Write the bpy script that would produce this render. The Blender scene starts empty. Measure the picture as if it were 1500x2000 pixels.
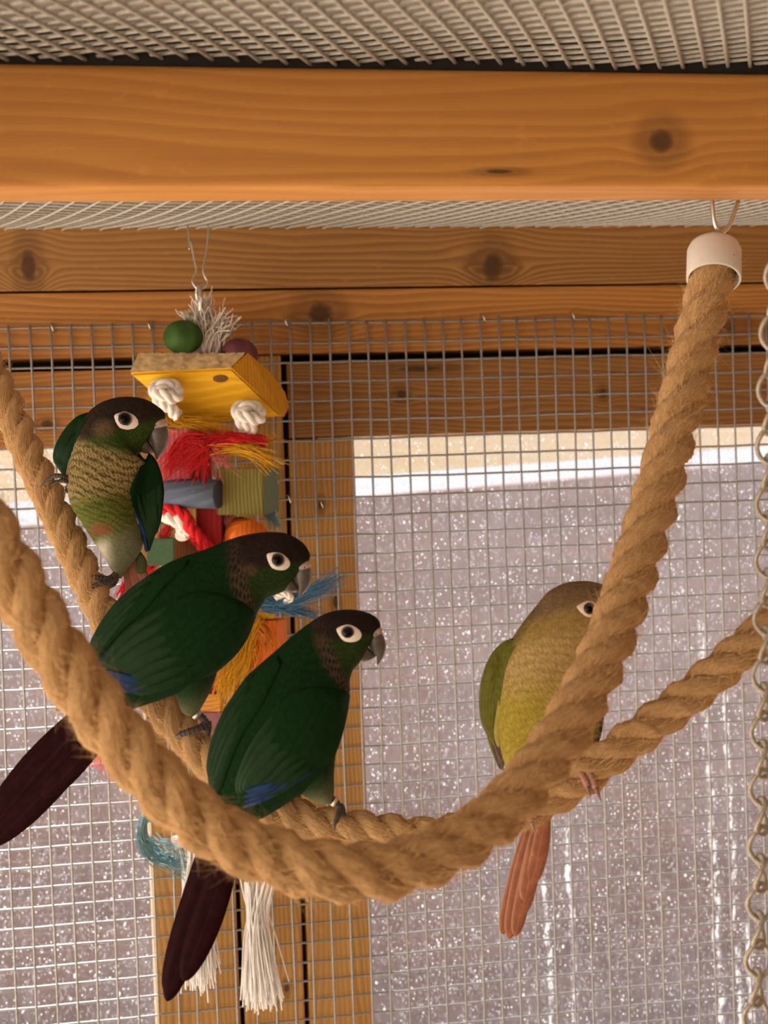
import bpy, bmesh, math, random
import numpy as np
from mathutils import Vector, Matrix
from mathutils.bvhtree import BVHTree

random.seed(7)
rng = np.random.default_rng(7)
S = bpy.context.scene
COL = S.collection

# ------------------------------------------------------------------ camera
FPX = 2900.0
CAM = np.array([0.0, 0.0, 1.60])
YAW, PITCH, ROLL = math.radians(10.1), math.radians(-1.5), 0.035
_F = np.array([math.sin(YAW) * math.cos(PITCH), math.cos(YAW) * math.cos(PITCH), math.sin(PITCH)])
_R0 = np.array([math.cos(YAW), -math.sin(YAW), 0.0])
_U0 = np.cross(_R0, _F)
R = _R0 * math.cos(ROLL) - _U0 * math.sin(ROLL)
U = _U0 * math.cos(ROLL) + _R0 * math.sin(ROLL)
F = _F
cam = bpy.data.cameras.new('camera')
cam.sensor_fit = 'HORIZONTAL'
cam.sensor_width = 36.0
cam.lens = FPX / 1500.0 * 36.0
cam.clip_start = 0.05
cam.dof.use_dof = True
cam.dof.focus_distance = 1.06
cam.dof.aperture_fstop = 15.0
camo = bpy.data.objects.new('camera', cam)
COL.objects.link(camo)
camo.matrix_world = Matrix(((R[0], U[0], -F[0], CAM[0]), (R[1], U[1], -F[1], CAM[1]),
                            (R[2], U[2], -F[2], CAM[2]), (0, 0, 0, 1)))
S.camera = camo

# ------------------------------------------------------------------ world, sun, exposure
W = bpy.data.worlds.new('world')
S.world = W
W.use_nodes = True
bg = W.node_tree.nodes['Background']
bg.inputs[0].default_value = (0.97, 0.98, 1.0, 1)
bg.inputs[1].default_value = 1.15
sl = bpy.data.lights.new('sun', 'SUN')
sl.energy = 21.0
sl.color = (1.0, 0.955, 0.90)
sl.angle = math.radians(1.0)
so = bpy.data.objects.new('sun', sl)
COL.objects.link(so)
_el, _az = math.radians(58), math.radians(-22)      # from beyond the back wall, a little to the left
_sd = Vector((math.sin(_az) * math.cos(_el), math.cos(_az) * math.cos(_el), math.sin(_el)))
so.rotation_euler = _sd.to_track_quat('Z', 'Y').to_euler()
so.location = (0, 4, 6)
S.view_settings.view_transform = 'Standard'
S.view_settings.look = 'None'
S.view_settings.gamma = 1.0
S.view_settings.use_curve_mapping = False
S.view_settings.exposure = 0.0


# ------------------------------------------------------------------ helpers
def P(px, py, d):
    """the point that lies d metres ahead of the photographer in the direction of a photo pixel"""
    return CAM + d * (F + (px - 750) / FPX * R - (py - 1000) / FPX * U)


def on_y(px, py, Y):
    v = F + (px - 750) / FPX * R - (py - 1000) / FPX * U
    return CAM + v * (Y - CAM[1]) / v[1]


def prop(o, label=None, cat=None, group=None, kind=None):
    if label: o['label'] = label
    if cat: o['category'] = cat
    if group: o['group'] = group
    if kind: o['kind'] = kind
    return o


def empty(name, loc, label=None, cat=None, group=None, kind=None):
    o = bpy.data.objects.new(name, None)
    o.empty_display_size = 0.02
    COL.objects.link(o)
    o.location = tuple(loc)
    return prop(o, label, cat, group, kind)


class MB:
    def __init__(s):
        s.v, s.f, s.c, s.n = [], [], [], 0

    def add(s, verts, faces, cols=None):
        verts = np.asarray(verts, float).reshape(-1, 3)
        s.v.append(verts)
        s.f.extend([tuple(i + s.n for i in q) for q in faces])
        if cols is not None:
            s.c.append(np.asarray(cols, float).reshape(-1, 3))
        s.n += len(verts)
        return s

    def build(s, name, mat, parent=None, origin=None, smooth=True, local=False):
        """verts are in world space; origin becomes the object's own origin"""
        V = np.concatenate(s.v)
        po = np.array(parent.matrix_world.translation) if parent is not None and parent.type != 'EMPTY' else None
        base = np.zeros(3)
        p = parent
        chain = np.zeros(3)
        while p is not None:
            chain += np.array(p.location)
            p = p.parent
        if origin is None:
            origin = chain if parent is not None else V.mean(0)
        origin = np.asarray(origin, float)
        me = bpy.data.meshes.new(name)
        me.from_pydata((V - origin).tolist(), [], s.f)
        if s.c:
            at = me.color_attributes.new('Col', 'FLOAT_COLOR', 'POINT')
            c = np.ones((len(V), 4), np.float32)
            c[:, :3] = np.concatenate(s.c)
            at.data.foreach_set('color', c.ravel())
        if smooth:
            me.polygons.foreach_set('use_smooth', [True] * len(me.polygons))
        me.materials.append(mat)
        me.update()
        o = bpy.data.objects.new(name, me)
        COL.objects.link(o)
        if parent is not None:
            o.parent = parent
            o.location = tuple(origin - chain)
        else:
            o.location = tuple(origin)
        return o


def catmull(pts, n):
    """smooth curve through rows of pts, n samples"""
    p = np.asarray(pts, float)
    k = len(p)
    ext = np.vstack([2 * p[0] - p[1], p, 2 * p[-1] - p[-2]])
    t = np.linspace(0, k - 1, n)
    i = np.minimum(t.astype(int), k - 2)
    u = (t - i)[:, None]
    a, b, c, d = ext[i], ext[i + 1], ext[i + 2], ext[i + 3]
    return 0.5 * (2 * b + (c - a) * u + (2 * a - 5 * b + 4 * c - d) * u ** 2 + (3 * b - a - 3 * c + d) * u ** 3)


def resample(path, step):
    seg = np.linalg.norm(np.diff(path, axis=0), axis=1)
    L = np.concatenate([[0], np.cumsum(seg)])
    n = max(2, int(L[-1] / step) + 1)
    t = np.linspace(0, L[-1], n)
    return np.stack([np.interp(t, L, path[:, k]) for k in range(3)], 1), t


def frames(path):
    T = np.gradient(path, axis=0)
    T /= np.linalg.norm(T, axis=1)[:, None] + 1e-12
    n0 = np.cross(T[0], [0.3, 0.2, 0.93])
    if np.linalg.norm(n0) < 1e-3: n0 = np.cross(T[0], [1, 0, 0])
    n0 /= np.linalg.norm(n0)
    N = [n0]
    for i in range(1, len(path)):
        v = N[-1] - T[i] * np.dot(N[-1], T[i])
        N.append(v / (np.linalg.norm(v) + 1e-12))
    N = np.array(N)
    return T, N, np.cross(T, N)


def tube(path, rad, sides=6, cap=True, closed=False):
    path = np.asarray(path, float)
    n = len(path)
    rad = np.broadcast_to(np.asarray(rad, float), (n,))
    T, N, B = frames(path)
    a = np.linspace(0, 2 * np.pi, sides, endpoint=False)
    V = (path[:, None] + rad[:, None, None] * (np.cos(a)[None, :, None] * N[:, None] + np.sin(a)[None, :, None] * B[:, None])).reshape(-1, 3)
    fs = []
    rows = n if closed else n - 1
    for i in range(rows):
        i2 = (i + 1) % n
        for j in range(sides):
            k = (j + 1) % sides
            fs.append((i * sides + j, i * sides + k, i2 * sides + k, i2 * sides + j))
    if cap and not closed:
        fs.append(tuple(range(sides))[::-1])
        fs.append(tuple((n - 1) * sides + j for j in range(sides)))
    return V, fs


def box_obj(name, mat, lo, hi, parent=None, bevel=0.002, seg=2, rot=None):
    lo, hi = np.array(lo, float), np.array(hi, float)
    c, h = (lo + hi) / 2, (hi - lo)
    bm = bmesh.new()
    bmesh.ops.create_cube(bm, size=1.0)
    for v in bm.verts: v.co = Vector((v.co.x * h[0], v.co.y * h[1], v.co.z * h[2]))
    if bevel: bmesh.ops.bevel(bm, geom=bm.edges[:], offset=bevel, segments=seg, affect='EDGES', profile=0.6)
    me = bpy.data.meshes.new(name)
    bm.to_mesh(me); bm.free()
    if bevel: me.polygons.foreach_set('use_smooth', [False] * len(me.polygons))
    me.materials.append(mat)
    o = bpy.data.objects.new(name, me)
    COL.objects.link(o)
    if parent is not None:
        o.parent = parent
        o.location = tuple(c - np.array(parent.location))
    else:
        o.location = tuple(c)
    if rot: o.rotation_euler = rot
    return o


# ------------------------------------------------------------------ material helpers
class NT:
    """small expression helper over a material's nodes"""

    def __init__(s, name):
        s.m = bpy.data.materials.new(name)
        s.m.use_nodes = True
        s.t = s.m.node_tree
        s.t.nodes.clear()
        s.out = s.t.nodes.new('ShaderNodeOutputMaterial')

    def node(s, typ, **kw):
        n = s.t.nodes.new(typ)
        for k, v in kw.items(): setattr(n, k, v)
        return n

    def link(s, a, b): s.t.links.new(a, b)

    def put(s, sock, v):
        if hasattr(v, 'is_output'): s.link(v, sock)
        elif isinstance(v, (tuple, list)) and len(v) == 3 and sock.type == 'RGBA': sock.default_value = (*v, 1)
        else: sock.default_value = v

    def math(s, op, a, b=None, c=None, clamp=False):
        n = s.node('ShaderNodeMath', operation=op, use_clamp=clamp)
        for i, x in enumerate((a, b, c)):
            if x is not None: s.put(n.inputs[i], x)
        return n.outputs[0]

    def add(s, a, b): return s.math('ADD', a, b)
    def sub(s, a, b): return s.math('SUBTRACT', a, b)
    def mul(s, a, b): return s.math('MULTIPLY', a, b)

    def ramp(s, fac, stops, interp='LINEAR'):
        n = s.node('ShaderNodeValToRGB')
        n.color_ramp.interpolation = interp
        el = n.color_ramp.elements
        while len(el) < len(stops): el.new(0.5)
        for e, (p, c) in zip(el, stops):
            e.position = p
            e.color = (*c, 1) if len(c) == 3 else c
        s.put(n.inputs[0], fac)
        return n.outputs[0]

    def step(s, v, lo, hi):
        n = s.node('ShaderNodeMapRange', interpolation_type='SMOOTHSTEP')
        s.put(n.inputs[0], v)
        n.inputs[1].default_value = lo; n.inputs[2].default_value = hi
        n.inputs[3].default_value = 0; n.inputs[4].default_value = 1
        return n.outputs[0]

    def coord(s, kind='Object'):
        return s.node('ShaderNodeTexCoord').outputs[kind]

    def pos(s):
        return s.node('ShaderNodeNewGeometry').outputs['Position']

    def scaled(s, vec, sc):
        n = s.node('ShaderNodeMapping')
        s.link(vec, n.inputs[0])
        n.inputs['Scale'].default_value = sc
        return n.outputs[0]

    def xyz(s, vec):
        n = s.node('ShaderNodeSeparateXYZ')
        s.link(vec, n.inputs[0])
        return n.outputs

    def noise(s, vec, scale, detail=3, rough=0.55, dist=0.0, out=0):
        n = s.node('ShaderNodeTexNoise')
        s.link(vec, n.inputs['Vector'])
        n.inputs['Scale'].default_value = scale
        n.inputs['Detail'].default_value = detail
        n.inputs['Roughness'].default_value = rough
        n.inputs['Distortion'].default_value = dist
        return n.outputs[out]

    def voro(s, vec, scale, feature='F1', rand=1.0):
        n = s.node('ShaderNodeTexVoronoi', feature=feature)
        s.link(vec, n.inputs['Vector'])
        n.inputs['Scale'].default_value = scale
        n.inputs['Randomness'].default_value = rand
        return n.outputs[0]

    def mix(s, fac, a, b, mode='MIX'):
        n = s.node('ShaderNodeMix', data_type='RGBA', blend_type=mode)
        s.put(n.inputs[0], fac); s.put(n.inputs[6], a); s.put(n.inputs[7], b)
        return n.outputs[2]

    def bump(s, h, strength=0.3, dist=0.001):
        n = s.node('ShaderNodeBump')
        n.inputs['Strength'].default_value = strength
        n.inputs['Distance'].default_value = dist
        s.put(n.inputs['Height'], h)
        return n.outputs[0]

    def bsdf(s, col, rough=0.6, metal=0.0, bump=None, sheen=0.0, spec=0.5, trans=None, sss=0.0):
        n = s.node('ShaderNodeBsdfPrincipled')
        s.put(n.inputs['Base Color'], col)
        s.put(n.inputs['Roughness'], rough)
        n.inputs['Metallic'].default_value = metal
        n.inputs['Specular IOR Level'].default_value = spec
        if sheen: n.inputs['Sheen Weight'].default_value = sheen
        if bump is not None: s.link(bump, n.inputs['Normal'])
        if sss:
            n.inputs['Subsurface Weight'].default_value = sss
            n.inputs['Subsurface Scale'].default_value = 0.003
            n.inputs['Subsurface Radius'].default_value = (1.0, 0.6, 0.4)
        s.link(n.outputs[0], s.out.inputs[0])
        return n


def plain(name, col, rough=0.6, metal=0.0, var=0.15, scale=200, bump=0.0, spec=0.5, sss=0.0):
    t = NT(name)
    p = t.coord()
    n = t.noise(p, scale, 4)
    c = t.mix(t.step(n, 0.25, 0.75), tuple(x * (1 - var) for x in col), tuple(min(1, x * (1 + var)) for x in col))
    t.bsdf(c, rough, metal, t.bump(n, bump, 0.001) if bump else None, spec=spec, sss=sss)
    return t.m


def wood(name, axis, light, dark, knots=(), ring=160.0, seed=0.0, knotcol=(0.032, 0.013, 0.006), rough=0.55, stain=0.35, fine=0.5, grain=0.7):
    """boards: grain along axis; knots = (along, across, half length, half height) in metres from the board's centre"""
    t = NT(name)
    x, y, z = t.xyz(t.coord())
    al, ac, th = (x, z, y) if axis == 'X' else (z, x, y)
    comb = t.node('ShaderNodeCombineXYZ')
    t.put(comb.inputs[0], t.add(al, seed)); t.put(comb.inputs[1], ac); t.put(comb.inputs[2], t.add(th, seed * 0.37))
    v = comb.outputs[0]
    warp = t.noise(t.scaled(v, (1.6, 9, 9)), 1.0, 2)
    warp2 = t.noise(t.scaled(v, (7, 40, 40)), 1.0, 2)
    r = t.add(t.add(ac, t.mul(th, 0.6)), t.add(t.mul(warp, 0.09), t.mul(warp2, 0.006)))
    kmask = None
    for (ka, kc, la, lc) in knots:
        da = t.math('DIVIDE', t.sub(al, ka), la)
        dc = t.math('DIVIDE', t.sub(ac, kc), lc)
        q = t.add(t.mul(da, da), t.mul(dc, dc))
        wob = t.mul(t.sub(t.noise(v, 90, 2), 0.5), 0.9)
        q = t.add(q, t.mul(wob, t.math('SQRT', q)))
        fall = t.math('EXPONENT', t.mul(q, -0.22))
        sg = t.math('DIVIDE', dc, t.add(t.math('ABSOLUTE', dc), 0.35))
        r = t.sub(r, t.mul(t.mul(fall, sg), lc * 1.15))
        near = t.math('EXPONENT', t.mul(q, -0.55))
        r = t.add(r, t.mul(near, t.mul(t.math('SQRT', t.math('ABSOLUTE', q)), lc * 0.5)))
        core = t.sub(1.0, t.step(q, 0.12, 0.95))
        core = t.math('MAXIMUM', core, t.mul(t.sub(1.0, t.step(q, 0.9, 4.5)), 0.42))
        kmask = core if kmask is None else t.math('MAXIMUM', kmask, core)
    wv = t.math('FRACT', t.mul(r, ring))
    band = t.mul(t.step(wv, 0.0, 0.72), t.sub(1.0, t.step(wv, 0.80, 1.0)))
    big = t.noise(t.scaled(v, (1.4, 16, 16)), 1.0, 3)
    band = t.mul(band, t.add(0.35, t.mul(t.noise(t.scaled(v, (2.2, 30, 30)), 1.0, 2), 1.1)))
    fib = t.noise(t.scaled(v, (30, 1100, 700)), 1.0, 2)
    c = t.mix(t.mul(band, grain), light, dark)
    c = t.mix(t.mul(t.step(big, 0.42, 0.72), stain), c, dark)
    c = t.mix(t.mul(t.step(fib, 0.35, 0.7), 0.16 * fine), c, tuple(k * 0.55 for k in dark))
    blot = t.noise(t.scaled(v, (60, 90, 60)), 1.0, 4)
    c = t.mix(t.mul(t.step(blot, 0.62, 0.74), 0.25), c, tuple(min(1, k * 1.35) for k in light))
    if kmask is not None:
        c = t.mix(t.mul(kmask, 0.9), c, t.mix(t.noise(v, 160, 3), knotcol, tuple(k * 2.6 for k in knotcol)))
    h = t.add(t.mul(fib, 0.5), t.mul(band, -0.5))
    t.bsdf(c, rough, bump=t.bump(h, 0.18, 0.001), spec=0.35)
    return t.m


OR_L, OR_D = (0.52, 0.245, 0.062), (0.27, 0.098, 0.022)
BR_L, BR_D = (0.40, 0.205, 0.066), (0.19, 0.080, 0.023)
YL_L, YL_D = (0.60, 0.35, 0.115), (0.36, 0.175, 0.050)

M_wire = plain('galvanised_wire', (0.33, 0.335, 0.345), 0.32, 0.7, 0.2, 500, spec=0.5)
M_ceilwire = plain('coated_ceiling_wire', (0.40, 0.385, 0.36), 0.6, 0.0, 0.18, 300)
M_steel = plain('bright_steel', (0.62, 0.60, 0.57), 0.25, 0.95, 0.1, 400)
M_chain = plain('dull_zinc_chain', (0.36, 0.32, 0.26), 0.5, 0.4, 0.22, 500)
M_dark = plain('gap_shade_black', (0.012, 0.009, 0.008), 0.9)  # near-black colour that stands in for shade in the gaps

# ------------------------------------------------------------------ large structure
YM = P(750, 1000, 1.47)[1]            # plane of the wire mesh on the back wall
YB = YM + 0.004                       # front faces of the boards behind it


def wz(px, py, Y=None): return on_y(px, py, Y or YB)[2]
def wx(px, py, Y=None): return on_y(px, py, Y or YB)[0]


def ground_mat():
    t = NT('sandy_ground')
    n = t.noise(t.pos(), 3.0, 5)
    n2 = t.noise(t.pos(), 60.0, 4)
    c = t.mix(t.step(n, 0.3, 0.7), (0.70, 0.575, 0.44), (0.78, 0.66, 0.53))
    c = t.mix(t.mul(n2, 0.35), c, (0.58, 0.46, 0.34))
    t.bsdf(c, 0.95, bump=t.bump(n2, 0.5, 0.01))
    return t.m


floor = MB().add([(-14, -14, 0), (14, -14, 0), (14, 14, 0), (-14, 14, 0)], [(0, 1, 2, 3)]).build('floor', ground_mat(), origin=(0, 0, 0), smooth=False)
prop(floor, 'sunlit sandy floor and ground under the aviary', 'floor', kind='structure')

# beam heights
Y_BEAM = P(750, 250, 0.85)[1]
BZ1 = on_y(750, 131, Y_BEAM)[2]
BZ0 = on_y(750, 366, Y_BEAM)[2]
CEIL_Z = BZ1 + 0.011

M_roof = plain('grey_roof_board', (0.46, 0.43, 0.39), 0.9, 0, 0.2, 20)
ceiling = box_obj('ceiling', M_roof, (-2.4, -1.9, CEIL_Z + 0.010), (2.7, YM + 0.12, CEIL_Z + 0.028), bevel=0)  # also extended unseen over the viewer to hold back skylight
prop(ceiling, 'grey roof board above the ceiling wire mesh', 'ceiling', kind='structure')

wall = empty('wall_back', (on_y(750, 1000, YB)[0], YB, 0), 'timber framed back wall of orange pine boards behind the wire mesh', 'wall', kind='structure')
XL, XR = -0.95, 1.449
TH = 0.045


def lx(o_lo, o_hi, px, py, Y=YB):      # knot position in board coordinates
    p = on_y(px, py, Y)
    c = (np.array(o_lo) + np.array(o_hi)) / 2
    return p - c


def board(name, x0, x1, z0, z1, axis, cols, knots_px=(), seed=0.0, y0=YB, th=TH, bevel=0.0016, ring=160, **kw):
    lo, hi = (x0, y0, z0), (x1, y0 + th, z1)
    ks = []
    for (px, py, la, lc) in knots_px:
        q = lx(lo, hi, px, py, y0)
        ks.append((q[0], q[2], la, lc) if axis == 'X' else (q[2], q[0], la, lc))
    m = wood('pine_' + name + '_%d' % int(seed * 10), axis, cols[0], cols[1], ks, ring, seed, **kw)
    return box_obj(name, m, lo, hi, wall, bevel)


z_a = wz(670, 563)                     # joint between the two top planks
z_b = wz(900, 684)                     # underside of the second plank (dark gap below)
board('plank', XL, XR, z_a + 0.0012, CEIL_Z + 0.0095, 'X', (BR_L, BR_D), [(962, 520, 0.016, 0.020), (55, 520, 0.010, 0.022)], 1.3, ring=190)
board('plank', XL, XR, z_b, z_a - 0.0008, 'X', (OR_L, OR_D), [(625, 612, 0.018, 0.016), (1400, 640, 0.03, 0.014)], 4.1, ring=150)
z_r0, z_r1 = wz(900, 846), wz(900, 702)
x_c0, x_c1 = wx(566, 900), wx(694, 900)
x_b0 = wx(438, 900)
x_a0, x_a1 = wx(268, 1000), wx(433, 1000)
z_lr0, z_lr1 = wz(100, 872), wz(120, 724)
ZBOT = 0.25
YR = YB + 0.003
board('rail', x_c0 + 0.001, XR, z_r0, z_r1, 'X', (BR_L, BR_D), [(785, 770, 0.007, 0.006), (1178, 768, 0.005, 0.006), (820, 720, 0.03, 0.004)], 7.7, y0=YR, ring=210)
board('rail', XL, x_a1, z_lr0, z_lr1, 'X', (OR_L, OR_D), [(92, 828, 0.008, 0.005)], 9.2, y0=YR, ring=170)
board('post', x_c0, x_c1, ZBOT, z_r0 - 0.0012, 'Z', (YL_L, YL_D), [(627, 985, 0.006, 0.004), (655, 1175, 0.01, 0.004)], 11.4, y0=YR, ring=190)
board('post', x_b0, x_c0 - 0.0046, ZBOT, z_b - 0.0008, 'Z', (YL_L, YL_D), [(560, 1930, 0.006, 0.004)], 14.9, y0=YR + 0.001, ring=180)
board('post', x_a0, x_a1, ZBOT, z_lr0 - 0.0012, 'Z', (YL_L, YL_D), [], 17.3, y0=YR, ring=150)
# dark batten blackens the joint gaps like shade; solid boarding below the windows
box_obj('gap_shade_board', M_dark, (x_a0 + 0.02, YB + TH + 0.004, ZBOT), (x_c1 - 0.03, YB + TH + 0.014, CEIL_Z), wall, 0)
box_obj('gap_shade_board', M_dark, (XL, YB + TH + 0.004, z_r0 + 0.02), (XR, YB + TH + 0.014, CEIL_Z), wall, 0)
board('sill_board', XL, XR, 0.0, ZBOT - 0.001, 'X', (BR_L, BR_D), [], 21.0, y0=YR)


# unseen walls added to cut frontal light; left side stays open to it
M_shed = wood('shed_boards', 'X', (0.46, 0.29, 0.14), (0.32, 0.18, 0.08), (), 20, 50.0)
wr = box_obj('added_wall_right', M_shed, (1.45, -1.9, 0.0), (1.49, YM, CEIL_Z + 0.0095), bevel=0)
prop(wr, 'unseen boarded side wall added to block light', 'wall', kind='structure')
wf = box_obj('added_wall_front', M_shed, (-0.5, -1.94, 0.0), (1.45, -1.90, CEIL_Z + 0.0095), bevel=0)
prop(wf, 'unseen boarded wall added behind the viewer to block light', 'wall', kind='structure')


# ---- dirty window panes
def pane_mat():
    t = NT('dirty_clear_plastic_pane')
    p = t.pos()
    x, y, z = t.xyz(p)
    cloud = t.noise(t.scaled(p, (6, 6, 4)), 1.0, 4, 0.6)
    drip = t.noise(t.scaled(p, (260, 1, 34)), 1.0, 4, 0.65)
    grit = t.noise(p, 620, 3, 0.7)
    v1 = t.voro(t.scaled(p, (1, 1, 0.75)), 260)
    v2 = t.voro(t.scaled(p, (1, 1, 0.7)), 92)
    gate = t.noise(p, 34, 3, 0.6)
    sp1 = t.mul(t.sub(1.0, t.step(v1, 0.14, 0.30)), t.step(gate, 0.34, 0.58))
    sp2 = t.mul(t.sub(1.0, t.step(v2, 0.08, 0.17)), t.step(t.noise(p, 21, 2), 0.44, 0.56))
    spk = t.math('MAXIMUM', sp1, sp2)
    streak = None
    for (px, py, wd) in ((1108, 1600, 0.0046), (1065, 1700, 0.0042), (1418, 1340, 0.0048), (1462, 1800, 0.006), (1372, 1190, 0.006)):
        q = on_y(px, py, YM + 0.05)
        wob = t.mul(t.sub(t.noise(t.scaled(p, (8, 8, 26)), 1.0, 4), 0.5), 0.014)
        dx = t.math('ABSOLUTE', t.add(t.sub(x, float(q[0])), t.add(wob, t.mul(t.sub(z, float(q[2])), 0.02))))
        m = t.mul(t.sub(1.0, t.step(dx, wd * 0.35, wd)), t.sub(1.0, t.step(z, float(q[2]) - 0.012, float(q[2]) + 0.006)))
        m = t.mul(m, t.step(t.noise(t.scaled(p, (240, 1, 110)), 1.0, 4), 0.36, 0.62))
        streak = m if streak is None else t.math('MAXIMUM', streak, m)
    haze = t.add(t.add(0.055, t.mul(t.step(z, 1.15, 1.60), 0.07)), t.add(t.mul(t.step(cloud, 0.30, 0.72), 0.12), t.mul(t.step(drip, 0.45, 0.74), 0.12)))
    fleck = t.noise(t.scaled(p, (480, 1, 260)), 1.0, 2, 0.5)
    haze = t.add(haze, t.add(t.mul(t.step(grit, 0.50, 0.72), 0.16), t.mul(t.step(fleck, 0.57, 0.68), 0.40)))
    fac = t.math('MAXIMUM', haze, t.mul(spk, 0.85))
    fac = t.math('MAXIMUM', fac, t.mul(streak, 0.72), clamp=True)
    col = t.mix(t.math('MAXIMUM', spk, streak), (0.35, 0.365, 0.425), (0.64, 0.665, 0.71))
    diff = t.node('ShaderNodeBsdfDiffuse'); t.put(diff.inputs[0], col)
    tl = t.node('ShaderNodeBsdfTranslucent'); t.put(tl.inputs[0], col)
    dm = t.node('ShaderNodeMixShader'); dm.inputs[0].default_value = 0.45
    t.link(diff.outputs[0], dm.inputs[1]); t.link(tl.outputs[0], dm.inputs[2])
    tr = t.node('ShaderNodeBsdfTransparent'); tr.inputs[0].default_value = (0.95, 0.96, 0.97, 1)
    gl = t.node('ShaderNodeBsdfGlossy'); gl.inputs['Roughness'].default_value = 0.04
    fr = t.node('ShaderNodeFresnel'); fr.inputs[0].default_value = 1.5
    m1 = t.node('ShaderNodeMixShader')
    t.put(m1.inputs[0], t.mul(fr.outputs[0], 1.1))
    t.link(tr.outputs[0], m1.inputs[1]); t.link(gl.outputs[0], m1.inputs[2])
    m2 = t.node('ShaderNodeMixShader')
    t.put(m2.inputs[0], fac)
    t.link(m1.outputs[0], m2.inputs[1]); t.link(dm.outputs[0], m2.inputs[2])
    t.link(m2.outputs[0], t.out.inputs[0])
    return t.m


M_pane = pane_mat()
YP = YR + 0.047
for nm, a, b, lab in (('window_1', XL, x_a0 + 0.022, 'dirty clear pane behind the highest bird and the ropes beside it'),
                      ('window_2', x_c1 - 0.012, XR, 'wide dirty clear pane streaked with bird droppings behind the olive bird')):
    w = MB().add([(a, YP, ZBOT), (b, YP, ZBOT), (b, YP, z_r0 + 0.03), (a, YP, z_r0 + 0.03)], [(0, 1, 2, 3)])
    o = w.build(nm, M_pane, smooth=False)
    prop(o, lab, 'window', kind='structure')

# ---- outside: frame timber just behind the panes, then a low dark wall under a white sky
YO = YP + 0.004
YT = YP + 0.50
pl, pr = on_y(-1200, 1072, YT), on_y(2700, 782, YT)
tb = MB()
vs = []
for q in (pl, pr):
    for dy in (0.0, 0.04):
        for dz in (0.0, 0.13):
            vs.append((q[0], YT + dy, q[2] + dz))
tb.add(vs, [(0, 4, 5, 1), (2, 3, 7, 6), (0, 2, 6, 4), (1, 5, 7, 3), (0, 1, 3, 2), (4, 6, 7, 5)])
for q in (pl, pr):
    for sx in (0.0,):
        x0_, x1_ = q[0] - 0.03, q[0] + 0.03
        tb.add([(x0_, YT, 0), (x1_, YT, 0), (x1_, YT + 0.04, 0), (x0_, YT + 0.04, 0), (x0_, YT, q[2] + 0.13), (x1_, YT, q[2] + 0.13), (x1_, YT + 0.04, q[2] + 0.13), (x0_, YT + 0.04, q[2] + 0.13)],
               [(0, 1, 5, 4), (1, 2, 6, 5), (2, 3, 7, 6), (3, 0, 4, 7), (4, 5, 6, 7)])
trim = tb.build('trim_1', wood('outer_frame_timber', 'X', (0.90, 0.74, 0.46), (0.84, 0.62, 0.34), (), 60, 31.0), smooth=False)
prop(trim, 'pale timber rail standing outside, seen through the dirty panes', 'trim', kind='structure')
trim2 = box_obj('trim_2', wood('outer_post_timber', 'Z', (0.84, 0.62, 0.36), (0.72, 0.48, 0.24), (), 120, 35.0),
                (wx(268, 1000) - 0.001, YO + 0.001, ZBOT), (wx(330, 1000), YO + 0.008, z_lr0 + 0.02), bevel=0.001)
prop(trim2, 'pale outer post seen through the edge of the pane', 'trim', kind='structure')


def outside_mat():
    t = NT('dark_brown_outside_wall')
    p = t.coord()
    n = t.noise(t.scaled(p, (1, 1, 5)), 2.0, 4)
    n2 = t.noise(p, 30, 4)
    c = t.mix(t.step(n, 0.3, 0.7), (0.115, 0.070, 0.068), (0.180, 0.115, 0.105))
    c = t.mix(t.mul(n2, 0.4), c, (0.10, 0.062, 0.056))
    t.bsdf(c, 0.85)
    return t.m


a0, a1 = P(-1500, 1159, 3.1), P(3300, 749, 4.66)
og = MB()
vs = []
for q in (a0, a1):
    for dy in (0, 0.16):
        vs += [(q[0], q[1] + dy, 0.0), (q[0], q[1] + dy, q[2])]
og.add(vs, [(0, 4, 5, 1), (2, 3, 7, 6), (1, 5, 7, 3), (0, 1, 3, 2), (4, 6, 7, 5)])
fence = og.build('garden_wall', outside_mat(), smooth=False)
prop(fence, 'dark brown garden wall outside, blurred behind the dirty panes', 'wall')
# ------------------------------------------------------------------ ceiling beam
bl, bh = (-1.2, Y_BEAM, BZ0), (1.449, Y_BEAM + 0.046, BZ1)
kb = lx(bl, bh, 1293, 275, Y_BEAM)
kb2 = lx(bl, bh, 975, 335, Y_BEAM)
kb3 = lx(bl, bh, 60, 275, Y_BEAM)
M_beam = wood('orange_pine_beam', 'X', (0.56, 0.255, 0.058), (0.33, 0.120, 0.022),
              [(kb[0], kb[2], 0.011, 0.010), (kb2[0], kb2[2], 0.012, 0.0018)], 120, 2.2, stain=0.35, fine=0.6, grain=0.42)
beam = box_obj('ceiling_beam', M_beam, bl, bh, None, 0.0065, 4)
beam.data.polygons.foreach_set('use_smooth', [True] * len(beam.data.polygons))
prop(beam, 'thick orange pine ceiling beam with one dark round knot', 'beam')
shading = box_obj('gap_shade_strip', M_dark, (-1.2, Y_BEAM + 0.006, BZ1 - 0.0005), (1.449, Y_BEAM + 0.04, CEIL_Z + 0.0095), None, 0)  # added strip darkens the gap over the beam in place of shade
prop(shading, 'dark batten added as the shaded gap between the thick pine beam and the mesh', 'shading')

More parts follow.
